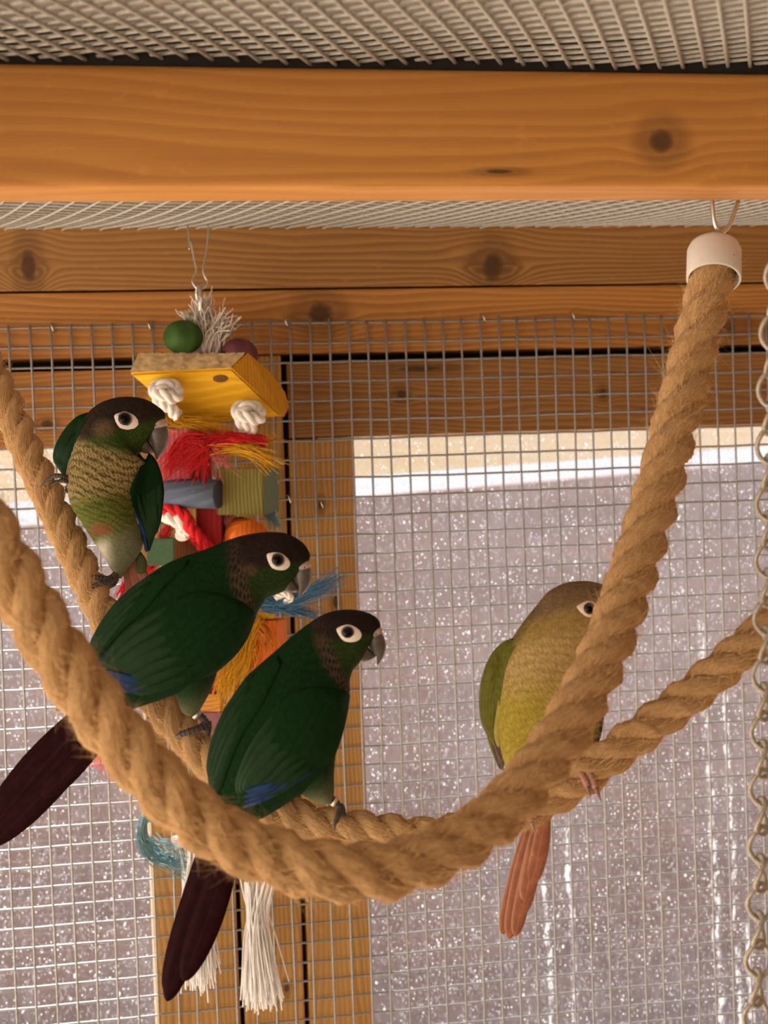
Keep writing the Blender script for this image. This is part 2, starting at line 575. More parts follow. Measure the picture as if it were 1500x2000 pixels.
# ------------------------------------------------------------------ back wall wire mesh
CELL = 0.01905
WR = 0.00112
mesh = empty('wall_wire_mesh', (0.0, YM, wz(750, 2000)), 'square galvanised wire mesh stapled over the timber back wall', 'wire mesh')
xw0 = wx(58.3, 641, YM)
zw0 = wz(58.3, 640.5, YM)
zbot = wz(750, 2240, YM)
ztop = zw0 + 0.0032
k0, k1 = int((XL + 0.01 - xw0) / CELL), int((XR - 0.012 - xw0) / CELL)
xa, xb = xw0 + k0 * CELL - 0.003, xw0 + k1 * CELL + 0.003
rows = int((zw0 - zbot) / CELL)
wob = lambda n, a: np.cumsum(rng.normal(0, a, n)) * 0.5


def wavy(u, ph, a):
    return a * (np.sin(u * 9 + ph) + 0.6 * np.sin(u * 23 + ph * 2.3))


for i in range(k0, k1 + 1):
    x = xw0 + i * CELL
    zz = np.linspace(ztop + rng.uniform(-0.0012, 0.0012), zbot, 26)
    ph = rng.uniform(0, 6)
    pts = np.stack([x + wavy(zz, ph, 0.00035) + rng.normal(0, 0.0002), np.full_like(zz, YM - WR * 1.0) + wavy(zz, ph + 2, 0.0003), zz], 1)
    MB().add(*tube(pts, WR, 6)).build('wire', M_wire, mesh)
for j in range(0, rows + 1):
    z = zw0 - j * CELL
    xx = np.linspace(xa, xb, 80)
    ph = rng.uniform(0, 6)
    pts = np.stack([xx, np.full_like(xx, YM + WR * 0.8) + wavy(xx, ph, 0.0002), z + wavy(xx, ph + 1, 0.00035) + 0.0003 * np.sin(xx / CELL * np.pi * 2)], 1)
    MB().add(*tube(pts, WR, 6)).build('wire', M_wire, mesh)
# staples
for px, py in ((102, 640), (291, 636), (558, 630), (944, 622), (1118, 617), (565, 975), (628, 985)):
    q = on_y(px, py, YM)
    s_ = np.array([(q[0] - 0.0015, YB + 0.001, q[2] + 0.004), (q[0] - 0.0012, YM - 0.003, q[2] + 0.003), (q[0] + 0.001, YM - 0.003, q[2] - 0.003), (q[0] + 0.0012, YB + 0.001, q[2] - 0.004)])
    MB().add(*tube(catmull(s_, 9), 0.0008, 5)).build('staple', M_steel, mesh)


# ------------------------------------------------------------------ ceiling mesh sheets
def sheet(name, label, y0, y1, ang, cell, zfun, r, x0=-1.0, x1=1.44):
    mb = MB()
    ca, sa = math.cos(ang), math.sin(ang)
    cx, cy = (x0 + x1) / 2, (y0 + y1) / 2
    half = math.hypot(x1 - x0, y1 - y0) / 2 + 0.02
    n = int(half / cell)
    for fam in (0, 1):
        for i in range(-n, n + 1):
            o = i * cell + rng.normal(0, 0.0003)
            t = np.arange(-half, half, 0.0105)
            if fam == 0: xs, ys = cx + o * ca - t * sa, cy + o * sa + t * ca      # long wires, away from the viewer
            else:        xs, ys = cx + t * ca - o * sa, cy + t * sa + o * ca
            k = (xs > x0) & (xs < x1) & (ys > y0) & (ys < y1)
            if k.sum() < 4: continue
            xs, ys = xs[k], ys[k]
            zs = zfun(xs, ys) + (-r if fam == 0 else r) * 0.75
            mb.add(*tube(np.stack([xs, ys, zs], 1), r, 5))
    root = empty(name, (cx, cy, CEIL_Z), label, 'wire mesh')
    o = mb.build('wire_lattice', M_ceilwire, root)
    o['kind'] = 'stuff'
    return root


def z_front(x, y):
    return CEIL_Z - 0.0062 + 0.0012 * np.sin(x * 37) - 0.004 * np.sin((x + 0.3) * 4.0) * np.clip((Y_BEAM - y) / 0.3, 0, 1) - 0.010 * np.clip((Y_BEAM - y) / 0.35, 0, 1)


def z_back(x, y):
    t = np.clip((y - Y_BEAM - 0.03) / (YM - 0.02 - Y_BEAM - 0.03), 0, 1)
    sag = 0.0165 * np.sin(np.pi * np.clip(t * 1.0, 0, 1)) ** 0.8
    wv = 0.0022 * np.sin(x * 13.0 + 2.2) + 0.0014 * np.sin(x * 29.0) + 0.0012 * np.sin(x * 7 + y * 16)
    return CEIL_Z - 0.002 - sag - wv * np.sin(np.pi * t)


sheet('ceiling_wire_mesh', 'grey ceiling wire mesh stretched on the open side of the thick pine beam', Y_BEAM - 0.42, Y_BEAM + 0.03, math.radians(-25), 0.0127, z_front, 0.00125)
sheet('ceiling_wire_mesh', 'sagging grey ceiling wire mesh between the thick pine beam and the back wall', Y_BEAM + 0.02, YM - 0.004, math.radians(16.5), 0.0170, z_back, 0.00105)


# ------------------------------------------------------------------ ropes
def rope_mat(name, c0, c1, c2, dk=0.7, bs=1.0):
    t = NT(name)
    a = t.node('ShaderNodeAttribute', attribute_name='Col')
    p = t.coord()
    n = t.noise(p, 150, 4, 0.6)
    v = a.outputs['Color']
    n2 = t.noise(t.scaled(v, (7, 7, 130)), 1.0, 3, 0.6)
    n3 = t.noise(t.scaled(v, (22, 22, 260)), 1.0, 3, 0.65)
    c = t.mix(t.step(n, 0.3, 0.72), c0, c1)
    c = t.mix(t.mul(t.step(n2, 0.48, 0.70), 0.55), c, c2)
    c = t.mix(t.mul(t.step(n3, 0.55, 0.74), 0.45), c, tuple(k * dk for k in c2))
    c = t.mix(t.mul(t.step(n3, 0.48, 0.30), 0.35), c, tuple(min(1, k * 1.25) for k in c1))
    t.bsdf(c, 0.95, bump=t.bump(t.add(t.mul(n3, 0.8), n2), bs, 0.0024), sheen=0.1, spec=0.1)
    return t.m


M_jute = rope_mat('jute_rope', (0.73, 0.415, 0.170), (0.82, 0.505, 0.235), (0.51, 0.262, 0.092))
M_jutefuzz = plain('loose_jute_fibre', (0.72, 0.46, 0.22), 0.8, 0, 0.25, 900, spec=0.2)
M_cotton = rope_mat('cotton_rope', (0.88, 0.84, 0.80), (0.91, 0.88, 0.85), (0.84, 0.79, 0.74), 0.96, 0.2)


def rope_strands(path, D, pitch, nst=3, yarns=9, sides=28, step=0.0022, hand=1, noise=0.06, yamp=0.075):
    pth, L = resample(path, step)
    T, N, B = frames(pth)
    out = []
    rc, rs = 0.214 * D, 0.298 * D
    a = np.linspace(0, 2 * np.pi, sides, endpoint=False)
    for k in range(nst):
        ph = hand * 2 * np.pi * L / pitch + 2 * np.pi * k / nst
        cen = pth + rc * (np.cos(ph)[:, None] * N + np.sin(ph)[:, None] * B)
        er = np.cos(ph)[:, None] * N + np.sin(ph)[:, None] * B
        et = -np.sin(ph)[:, None] * N + np.cos(ph)[:, None] * B
        yp = hand * 2 * np.pi * L / (pitch * 0.95)
        yarn = np.cos(yarns * (a[None, :] + yp[:, None]) + np.sin(L * 130 + k)[:, None] * 0.7)
        lump = 1 + noise * np.sin(L * 410 + k * 2.1)[:, None] * 0.5 + noise * rng.normal(0, 0.35, (len(L), 1)) + rng.normal(0, noise * 0.3, (len(L), sides))
        rr = rs * (1 + yamp * yarn) * lump
        V = cen[:, None] + (rr * np.cos(a)[None])[:, :, None] * er[:, None] + (rr * np.sin(a)[None])[:, :, None] * et[:, None]
        n = len(L)
        fs = []
        for i in range(n - 1):
            for j in range(sides):
                q = (j + 1) % sides
                fs.append((i * sides + j, i * sides + q, (i + 1) * sides + q, (i + 1) * sides + j))
        fs.append(tuple(range(sides))[::-1]); fs.append(tuple((n - 1) * sides + j for j in range(sides)))
        c = np.zeros((n, sides, 3))
        ang = a[None, :] + yp[:, None]
        c[:, :, 0] = np.cos(ang) + 3 * k
        c[:, :, 1] = np.sin(ang)
        c[:, :, 2] = L[:, None]
        out.append((V.reshape(-1, 3), fs, c.reshape(-1, 3)))
    return out, pth, T, N, B


def fuzz(pth, T, N, B, D, n, lmin, lmax, wid, lift=0.35):
    mb = MB()
    idx = rng.integers(2, len(pth) - 2, n)
    an = rng.uniform(0, 2 * np.pi, n)
    ln = rng.uniform(0, 1, n) ** 2.2 * (lmax - lmin) + lmin
    V = []
    fs = []
    k = 0
    for i, a, l in zip(idx, an, ln):
        er = math.cos(a) * N[i] + math.sin(a) * B[i]
        et = -math.sin(a) * N[i] + math.cos(a) * B[i]
        base = pth[i] + er * D * rng.uniform(0.44, 0.5)
        d = T[i] * rng.choice((-1, 1)) * 0.9 + et * rng.normal(0, 0.55) + er * abs(rng.normal(lift * 0.45, 0.30))
        d /= np.linalg.norm(d)
        curl = rng.normal(0, 0.5, 3)
        side = np.cross(d, er); side /= np.linalg.norm(side) + 1e-9
        for s_ in range(4):
            t = s_ / 3
            c = base + d * l * t + curl * l * t * t * 0.5
            w = wid * (1 - 0.75 * t)
            V += [c - side * w, c + side * w]
            if s_: fs.append((k + 2 * s_ - 2, k + 2 * s_ - 1, k + 2 * s_ + 1, k + 2 * s_))
        k += 8
    mb.add(V, fs)
    return mb


def make_rope(name, label, pts, D, pitch, nfuzz, origin):
    path = catmull([P(*p) for p in pts], 600)
    st, pth, T, N, B = rope_strands(path, D, pitch)
    root = empty(name, origin(path), label, 'rope', 'jute perch ropes slung across the aviary')
    for v, f, c in st:
        MB().add(v, f, c).build('strand', M_jute, root)
    o = fuzz(pth, T, N, B, D, nfuzz, 0.0025, 0.018, 0.00010).build('fibre_fuzz', M_jutefuzz, root)
    o['kind'] = 'stuff'
    return root, path


DA, DB = 0.0282, 0.0228
A_PTS = [(-400, 75, 0.725), (-345, 310, 0.72), (-265, 545, 0.71), (-165, 760, 0.70), (-72, 945, 0.695), (20, 1118, 0.69), (108, 1268, 0.69), (205, 1405, 0.69), (315, 1535, 0.69), (420, 1622, 0.695),
         (530, 1674, 0.70), (650, 1702, 0.70), (760, 1700, 0.71), (870, 1662, 0.725), (970, 1595, 0.745), (1055, 1500, 0.77), (1125, 1390, 0.795),
         (1190, 1255, 0.825), (1240, 1110, 0.855), (1285, 960, 0.882), (1325, 810, 0.905), (1357, 680, 0.922), (1380, 585, 0.930), (1398, 505, 0.936)]
B_PTS = [(-205, 305, 1.09), (-170, 405, 1.08), (-120, 520, 1.07), (-60, 640, 1.055), (5, 770, 1.04), (62, 900, 1.02), (118, 1020, 1.00), (165, 1120, 0.985), (213, 1220, 0.97), (270, 1315, 0.955), (335, 1405, 0.94), (410, 1490, 0.925),
         (500, 1560, 0.91), (610, 1606, 0.90), (720, 1622, 0.89), (830, 1632, 0.88), (930, 1618, 0.872), (1030, 1580, 0.866), (1120, 1530, 0.862), (1220, 1455, 0.858), (1330, 1372, 0.855), (1440, 1278, 0.852), (1560, 1170, 0.855), (1680, 1055, 0.865), (1800, 925, 0.89), (1910, 770, 0.92), (2000, 590, 0.95), (2050, 400, 0.975)]
ropeA, pathA = make_rope('jute_rope', 'thick jute rope ending in a white cap hung from the pine beam', A_PTS, DA, 0.070, 20000, lambda p: p[int(len(p) * .4)])
ropeB, pathB = make_rope('jute_rope', 'thinner jute rope that all four birds perch on', B_PTS, DB, 0.058, 16000, lambda p: p[int(len(p) * .5)])

# white end cap and its hook
M_cap = plain('white_plastic_cap', (0.66, 0.62, 0.58), 0.45, 0, 0.04, 60)
top_d = pathA[-1] - pathA[-60]
ax = top_d / np.linalg.norm(top_d)
cap_ax = (0.35 * ax + 0.65 * np.array([0.16, 0.56, 0.80])); cap_ax /= np.linalg.norm(cap_ax)
cc = P(1394, 546, 0.932)
ro, ri, hc = 0.0170, 0.0153, 0.0275
prof = [(ri, 0.012), (ri, 0.0004), (ri + 0.0004, 0), (ro - 0.0004, 0), (ro, 0.0005), (ro, hc - 0.006), (ro - 0.0012, hc - 0.0028), (ro - 0.0042, hc - 0.0007), (ro - 0.009, hc), (0.0004, hc)]
n1 = np.cross(cap_ax, [0, 0, 1.0]); n1 /= np.linalg.norm(n1); n2 = np.cross(cap_ax, n1)
NS = 48
an = np.linspace(0, 2 * np.pi, NS, endpoint=False)
V = np.concatenate([cc + r_ * (np.cos(an)[:, None] * n1 + np.sin(an)[:, None] * n2) + h_ * cap_ax for r_, h_ in prof])
fs = [(i * NS + j, i * NS + (j + 1) % NS, (i + 1) * NS + (j + 1) % NS, (i + 1) * NS + j) for i in range(len(prof) - 1) for j in range(NS)]
MB().add(V, fs).build('end_cap', M_cap, ropeA)
ctop = cc + hc * cap_ax
eye_c = ctop + cap_ax * 0.0035
e1 = R * 0.95 + F * 0.3
e1 /= np.linalg.norm(e1)
tt = np.linspace(-0.5 * np.pi, 1.5 * np.pi, 26)
ring = np.array([eye_c + 0.0052 * (np.cos(t) * e1 + np.sin(t) * cap_ax) for t in tt])
MB().add(*tube(ring, 0.0013, 8)).build('screw_eye', M_steel, ropeA)
YH = Y_BEAM + 0.052
hk = [on_y(px, py, YH) for px, py in ((1390, 330), (1391, 372), (1392, 405), (1395, 432), (1402, 449), (1413, 452), (1424, 440), (1432, 420), (1440, 396), (1446, 365), (1448, 330))]
MB().add(*tube(catmull(hk, 40), 0.0014, 8)).build('wire_hook', M_steel, ropeA)

# ------------------------------------------------------------------ chain
cpts = [P(1548, 62, 0.80), P(1538, 372, 0.80), P(1514, 590, 0.80), P(1504, 800, 0.80), P(1500, 1100, 0.80), P(1492, 1400, 0.80), P(1486, 1700, 0.80), P(1476, 2000, 0.80), P(1468, 2180, 0.80)]
cp_, cl_ = resample(catmull(cpts, 300), 0.0150)
chain = empty('hanging_chain', cp_[-1], 'dull zinc twisted link chain hanging at the open end of the ropes', 'chain')
T_, N_, B_ = frames(cp_)
for i in range(len(cp_) - 1):
    c = (cp_[i] + cp_[i + 1]) / 2
    t = T_[i]
    face = i % 2 == 0
    nv = (R * 1.0 if face else F * 0.85 + R * 0.35)
    nv = nv - t * np.dot(nv, t); nv /= np.linalg.norm(nv)
    bv = np.cross(t, nv)
    ph = np.linspace(0, 2 * np.pi, 24, endpoint=False)
    la, lw = 0.0100, 0.0066
    lp = np.array([c + t * la * math.cos(q) + nv * lw * math.sin(q) * (1 - 0.35 * math.cos(q) ** 2) + bv * 0.0022 * math.sin(2 * q) for q in ph])
    MB().add(*tube(lp, 0.00135, 7, closed=True)).build('link', M_chain, chain)


# ------------------------------------------------------------------ frames for hanging toy and birds
class Frame:
    """a little workbench that stands at one place: u to the side, v down, w towards the viewer, unit = 1 photo pixel there"""

    def __init__(s, u0, v0, d):
        s.o = P(u0, v0, d); s.u0, s.v0 = u0, v0; s.s = d / FPX

    def __call__(s, q):
        q = np.asarray(q, float).reshape(-1, 3)
        return s.o + s.s * ((q[:, :1] - s.u0) * R - (q[:, 1:2] - s.v0) * U - q[:, 2:3] * F)


def grid_faces(n, m, wrap=False):
    fs = []
    mm = m if wrap else m - 1
    for i in range(n - 1):
        for j in range(mm):
            k = (j + 1) % m
            fs.append((i * m + j, i * m + k, (i + 1) * m + k, (i + 1) * m + j))
    return fs


def loft(pairs, b, n, m, wc=None, ex=2.0):
    """closed body from pairs of outline points; b = half thickness towards the viewer"""
    k = len(pairs)
    dat = np.array([[*p[0], *p[1], bb, (0 if wc is None else wc[i])] for i, (p, bb) in enumerate(zip(pairs, b))], float)
    c = catmull(dat, n)
    c[:, 4] = np.maximum(c[:, 4], 0.3)
    mid = (c[:, 0:2] + c[:, 2:4]) / 2
    half = (c[:, 0:2] - c[:, 2:4]) / 2
    a = np.linspace(0, 2 * np.pi, m, endpoint=False)
    ca, sa = np.cos(a), np.sin(a)
    ca = np.sign(ca) * np.abs(ca) ** (2 / ex); sa = np.sign(sa) * np.abs(sa) ** (2 / ex)
    V = np.zeros((n, m, 3))
    V[:, :, :2] = mid[:, None] + ca[None, :, None] * half[:, None]
    V[:, :, 2] = c[:, 5][:, None] + sa[None] * c[:, 4][:, None]
    fs = grid_faces(n, m, True)
    fs.append(tuple(range(m))[::-1]); fs.append(tuple((n - 1) * m + j for j in range(m)))
    return V, fs, c


def plumage(name, rough=0.85, sheen=0.0, sc=1.0):
    t = NT(name)
    a = t.node('ShaderNodeAttribute', attribute_name='Col')
    p = t.coord()
    n = t.noise(p, 420 * sc, 4, 0.65)
    n2 = t.noise(p, 1600 * sc, 2)
    c = t.mix(t.mul(t.step(n, 0.35, 0.75), 0.55), a.outputs['Color'], t.mix(1.0, a.outputs['Color'], (0.55, 0.52, 0.5), 'MULTIPLY'))
    c = t.mix(t.mul(t.step(n2, 0.5, 0.8), 0.30), c, t.mix(1.0, c, (1.5, 1.45, 1.3), 'MULTIPLY'))
    t.bsdf(c, rough, bump=t.bump(t.add(n, t.mul(n2, 0.5)), 0.5, 0.0009), sheen=sheen, spec=0.08)
    return t.m


M_plume = plumage('body_plumage')


def feather_mat(name, c0, c1, edge=None, rough=0.55, shaft=0.4, spec=0.12):
    """flight feather: fine barbs either side of the shaft; attribute r = across (0..1), g = along"""
    t = NT(name)
    a = t.node('ShaderNodeAttribute', attribute_name='Col')
    ac, al, _ = t.xyz(a.outputs['Color'])
    p = t.coord()
    off = t.math('ABSOLUTE', t.sub(ac, 0.5))
    barb = t.math('SINE', t.mul(t.sub(al, t.mul(off, 0.35)), 420.0))
    c = t.mix(t.step(t.noise(p, 160, 3), 0.3, 0.7), c0, c1)
    if edge: c = t.mix(t.mul(t.step(off, 0.36, 0.5), 0.8), c, edge)
    sh = t.sub(1.0, t.step(off, 0.012, 0.035))
    c = t.mix(t.mul(sh, shaft), c, tuple(min(1, k * 2.0 + 0.03) for k in c1))
    t.bsdf(c, rough, bump=t.bump(barb, 0.12, 0.0003), spec=spec)
    return t.m


GREEN0, GREEN1 = (0.0034, 0.020, 0.0045), (0.0056, 0.029, 0.0065)
M_fgreen = feather_mat('green_wing_feather', GREEN0, GREEN1, (0.0055, 0.030, 0.007), shaft=0.06)
M_fblue = feather_mat('blue_flight_feather', (0.006, 0.022, 0.075), (0.009, 0.038, 0.11), (0.004, 0.012, 0.035))
M_fblack = feather_mat('black_flight_feather', (0.008, 0.010, 0.016), (0.014, 0.016, 0.024))
M_fmaroon = feather_mat('maroon_tail_feather', (0.012, 0.0016, 0.0030), (0.022, 0.0030, 0.0045), (0.016, 0.0022, 0.0032), 0.6, 0.12, 0.05)
M_fred = feather_mat('brick_red_tail_feather', (0.26, 0.085, 0.055), (0.34, 0.12, 0.075), (0.16, 0.07, 0.055))
M_fcinn = feather_mat('cinnamon_tail_feather', (0.25, 0.092, 0.052), (0.33, 0.125, 0.070), (0.42, 0.22, 0.14))
M_folive = feather_mat('olive_wing_feather', (0.120, 0.125, 0.020), (0.175, 0.170, 0.030), (0.10, 0.095, 0.020))
M_fyellow = feather_mat('yellow_edged_feather', (0.40, 0.34, 0.075), (0.50, 0.43, 0.11))
M_fgrey = feather_mat('grey_brown_flight_feather', (0.075, 0.055, 0.050), (0.12, 0.085, 0.075), (0.05, 0.035, 0.03))
M_fcream = feather_mat('cream_feather_edge', (0.45, 0.42, 0.20), (0.55, 0.50, 0.28))
M_ring = plain('bare_white_eye_skin', (0.82, 0.74, 0.66), 0.6, 0, 0.06, 900, 0.2)
M_ringpink = plain('bare_pink_eye_skin', (0.78, 0.62, 0.55), 0.6, 0, 0.06, 900, 0.2)
M_iris = plain('dark_iris', (0.014, 0.010, 0.009), 0.25, 0, 0.2, 800, spec=0.25)
M_pupil = plain('black_pupil', (0.002, 0.002, 0.003), 0.08, 0, 0.1, 800, spec=0.10)
M_lid = plain('grey_eyelid', (0.20, 0.165, 0.15), 0.6, 0, 0.1, 800)
M_beak = plain('grey_horn_beak', (0.090, 0.075, 0.070), 0.36, 0, 0.22, 350, 0.1)
M_cere = plain('pinkish_cere', (0.42, 0.31, 0.25), 0.7, 0, 0.18, 900, 0.3)
M_nost = plain('nostril', (0.03, 0.015, 0.010), 0.9)


def skin_mat(name, c0, c1, freq):
    t = NT(name)
    p = t.coord()
    a = t.node('ShaderNodeAttribute', attribute_name='Col')
    r, g, b = t.xyz(a.outputs['Color'])
    sc = t.step(t.math('SINE', t.mul(g, freq)), -0.2, 0.8)
    c = t.mix(sc, c1, c0)
    t.bsdf(c, 0.55, bump=t.bump(sc, 0.5, 0.0006), spec=0.4)
    return t.m


M_foot = skin_mat('dark_scaly_foot', (0.020, 0.014, 0.013), (0.075, 0.056, 0.050), 1.6)
M_footpink = skin_mat('pink_scaly_foot', (0.34, 0.15, 0.11), (0.46, 0.25, 0.20), 1.6)
M_claw = plain('black_claw', (0.020, 0.015, 0.013), 0.3, 0, 0.2, 900)
M_clawbrown = plain('brown_claw', (0.20, 0.10, 0.065), 0.35, 0, 0.2, 900)
M_band = plain('dull_metal_leg_band', (0.55, 0.50, 0.43), 0.35, 0.7, 0.2, 600)


def scales(x, y):
    """overlapping feather tips; returns 0 at a feather's middle, 1 at its rim"""
    best = np.full(x.shape, 2.0)
    done = np.zeros(x.shape, bool)
    fl = np.floor(y)
    for dj in (-2, -1, 0):
        j = fl + dj
        off = 0.5 * np.mod(j, 2)
        cx = np.round(x - off) + off
        r = np.sqrt(((x - cx) / 0.62) ** 2 + ((y - j) / 1.45) ** 2)
        ins = (r < 1) & ~done
        best = np.where(ins, r, best)
        done |= ins
    return np.clip(best, 0, 1)


def sm(v, a, b):
    t = np.clip((v - a) / (b - a), 0, 1)
    return t * t * (3 - 2 * t)


def lerp(a, b, t):
    return a + (np.asarray(b) - a) * t[..., None]


class Bird:
    def __init__(s, name, label, d, u0, v0, pairs, b, colfn, n=230, m=130, feather=9.0, disp=0.8, ex=2.15, thighs=(), fw=1.6):
        s.fr = Frame(u0, v0, d)
        s.root = empty(name, s.fr.o, label, 'parrot', 'small parrots perched on the thin rope')
        V, fs, c = loft(pairs, b, n, m, ex=ex)
        arc = np.concatenate([[0], np.cumsum(np.linalg.norm(np.diff((c[:, 0:2] + c[:, 2:4]) / 2, axis=0), axis=1))])
        tt = np.linspace(0, len(pairs) - 1, n)
        a = np.linspace(0, 2 * np.pi, m, endpoint=False)
        T2, A2 = np.meshgrid(tt, a, indexing='ij')
        half = np.linalg.norm(c[:, 0:2] - c[:, 2:4], axis=1) / 2
        per = np.pi * (half + c[:, 4])
        # distance along the surface differs between both outlines
        la = np.concatenate([[0], np.cumsum(np.linalg.norm(np.diff(c[:, 0:2], axis=0), axis=1))])
        lb = np.concatenate([[0], np.cumsum(np.linalg.norm(np.diff(c[:, 2:4], axis=0), axis=1))])
        wgt = (1 - np.cos(A2)) / 2
        Y = la[:, None] * (1 - wgt) + lb[:, None] * wgt
        X = A2 / (2 * np.pi) * (np.round(per.max() / (feather * fw)))
        jx = 0.12 * np.sin(Y * 0.21 + 3 * A2) + 0.10 * np.sin(A2 * 11 + Y * 0.05)
        jy = 0.30 * np.sin(A2 * 7 + Y * 0.03) + 0.12 * np.sin(A2 * 19 + Y * 0.09) + rng.normal(0, 0.03, Y.shape)
        X, Y = X + jx, Y + jy * feather
        sc = scales(X, Y / feather * 1.0)
        fine = scales(X * 1.7, Y / feather * 1.9)
        cols, amp = colfn(V[:, :, 0], V[:, :, 1], V[:, :, 2], T2, A2, sc, fine)
        # normals for displacement
        du = np.gradient(V, axis=0); dv = np.roll(V, -1, 1) - np.roll(V, 1, 1)
        nn = np.cross(dv, du); nn /= np.linalg.norm(nn, axis=2)[:, :, None] + 1e-9
        cen = np.stack([(c[:, 0] + c[:, 2]) / 2, (c[:, 1] + c[:, 3]) / 2, 0 * c[:, 0]], 1)[:, None]
        sg = np.sign(((V - cen) * nn).sum(2).mean())
        V = V + nn * sg * (amp * disp * (0.5 - sc ** 2))[:, :, None]
        s.V, s.fs = V, fs
        mb = MB()
        mb.add(s.fr(V), fs, cols)
        bv = V.reshape(-1, 3).tolist()
        bf = list(fs)
        for (tp, tb, tw, tcol) in thighs:
            tv, tf, tc = loft(tp, tb, 40, 44, wc=tw)
            c0, c1 = tcol
            g = np.linspace(0, 1, 40)[:, None] * np.ones((1, 44))
            tcolr = lerp(np.broadcast_to(np.array(c0, float), (40, 44, 3)), c1, sm(g, 0.25, 0.9))
            nzz = rng.normal(1, 0.10, (40, 44, 1))
            mb.add(s.fr(tv), tf, tcolr * nzz)
            base = len(bv)
            bv += tv.reshape(-1, 3).tolist()
            bf += [tuple(i + base for i in q) for q in tf]
        s.body = mb.build('body', M_plume, s.root)
        s.bvh = BVHTree.FromPolygons([Vector(v) for v in bv], bf)

    def wat(s, u, v, side=1):
        h = s.bvh.ray_cast(Vector((u, v, 600.0 * side)), Vector((0, 0, -side)))
        return h[0].z if h[0] is not None else None

    def part(s, name, V, fs, mat, parent=None, cols=None, smooth=True):
        return MB().add(s.fr(V), fs, cols).build(name, mat, parent or s.root, smooth=smooth)

    def eye(s, c, left, right, top, bot, r, mat=M_ring, side=1, rim=True):
        c = np.array(c, float); left = np.array(left, float); right = np.array(right, float)
        n, m = 7, 40
        V = np.zeros((n, m, 3))
        axis = (right - left) / np.linalg.norm(right - left)
        nrm = np.array([-axis[1], axis[0]])
        for i in range(n):
            q = (i / (n - 1))
            for j in range(m):
                f = 2 * np.pi * j / m
                cx, sx = math.cos(f), math.sin(f)
                if cx >= 0:
                    h = np.dot(right - c, axis) * cx
                    vv = sx
                else:
                    h = -np.dot(left - c, axis) * cx if np.dot(left - c, axis) > 0 else np.dot(left - c, axis) * abs(cx)
                    vv = sx * (1 - 0.55 * abs(cx) ** 1.6)
                ext = (bot - c[1]) if sx > 0 else (c[1] - top)
                p = c + axis * h * q + nrm * vv * ext * q
                w = s.wat(p[0], p[1], side)
                V[i, j] = (p[0], p[1], w if w is not None else 0)
        w0 = s.wat(c[0], c[1], side)
        V[:, :, 2] = V[:, :, 2] + side * (2.6 - 3.2 * (np.linspace(0, 1, n)[:, None]) ** 4)
        s.part('eye_ring', V, grid_faces(n, m, True), mat)

        def dome(rr, hh, base, name, mt, par=None):
            k, mm = 9, 28
            D = np.zeros((k, mm, 3))
            for i in range(k):
                th = i / (k - 1) * math.pi / 2
                for j in range(mm):
                    f = 2 * math.pi * j / mm
                    D[i, j] = (c[0] + rr * math.cos(th) * math.cos(f), c[1] + rr * math.cos(th) * math.sin(f), base + side * hh * math.sin(th))
            return s.part(name, D, grid_faces(k, mm, True), mt, par)

        if rim: dome(r * 1.2, 3.0, w0 + side * 1.6, 'eyelid', M_lid)
        e = dome(r, r * 0.62, w0 + side * 2.2, 'eye', M_iris)
        dome(r * 0.70, r * 0.44, w0 + side * (2.2 + r * 0.26), 'pupil', M_pupil, e)

    def beak(s, up, ub, lo, lb, cere, nost):
        for nm, pr, bb in (('upper_beak', up, ub), ('lower_beak', lo, lb)):
            V, fs, _ = loft(pr, bb, 30, 26, ex=2.2)
            s.part(nm, V, fs, M_beak)
        V, fs, _ = loft(cere[0], cere[1], 20, 20)
        ce = s.part('cere', V, fs, M_cere)
        bt = BVHTree.FromPolygons([Vector(v) for v in V.reshape(-1, 3)], fs)
        for sd in (1, -1):
            h = bt.ray_cast(Vector((nost[0], nost[1], 300.0 * sd)), Vector((0, 0, -sd)))
            w = h[0].z if h[0] is not None else 8 * sd
            D, f2 = [], []
            k, mm = 5, 12
            D = np.array([[(nost[0] + 2.2 * math.cos(i / 4 * 1.57) * math.cos(6.283 * j / mm), nost[1] + 2.0 * math.cos(i / 4 * 1.57) * math.sin(6.283 * j / mm), w - sd * 0.6 + sd * 1.0 * math.sin(i / 4 * 1.57)) for j in range(mm)] for i in range(k)])
            s.part('nostril', D, grid_faces(k, mm, True), M_nost, ce)

    def wing(s, pairs, mat, lift=7.0, side=1, n=44, m=17, tipw=None, edge=1.5, base=GREEN0, base2=GREEN1):
        dat = np.array([[*p[0], *p[1]] for p in pairs], float)
        c = catmull(dat, n)
        G = np.zeros((n, m, 3))
        ok = np.zeros((n, m), bool)
        t = np.linspace(0, 1, m)
        for i in range(n):
            for j in range(m):
                p = c[i, 0:2] * (1 - t[j]) + c[i, 2:4] * t[j]
                w = s.wat(p[0], p[1], side)
                G[i, j, :2] = p
                if w is not None: G[i, j, 2] = w; ok[i, j] = True
        wv = G[:, :, 2]
        lastrow = None
        for i in range(n):
            if ok[i].any():
                g = np.where(ok[i])[0]
                wv[i] = np.interp(np.arange(m), g, wv[i][g])
                lastrow = wv[i].copy()
            elif lastrow is not None:
                lastrow = lastrow - side * 0.6
                wv[i] = lastrow
        for _ in range(14):
            p_ = np.pad(wv, 1, mode='edge')
            wv = (p_[:-2, 1:-1] + p_[2:, 1:-1] + p_[1:-1, :-2] + p_[1:-1, 2:] + 4 * wv) / 8
        along = np.linspace(0, 1, n)[:, None]
        prof = (1 - (2 * t - 1) ** 4)[None] * sm(along, 0.0, 0.12) * (1 - 0.55 * along)
        wv = wv + side * (edge + lift * prof)
        if tipw is not None: wv = wv + tipw * along ** 2
        G[:, :, 2] = wv
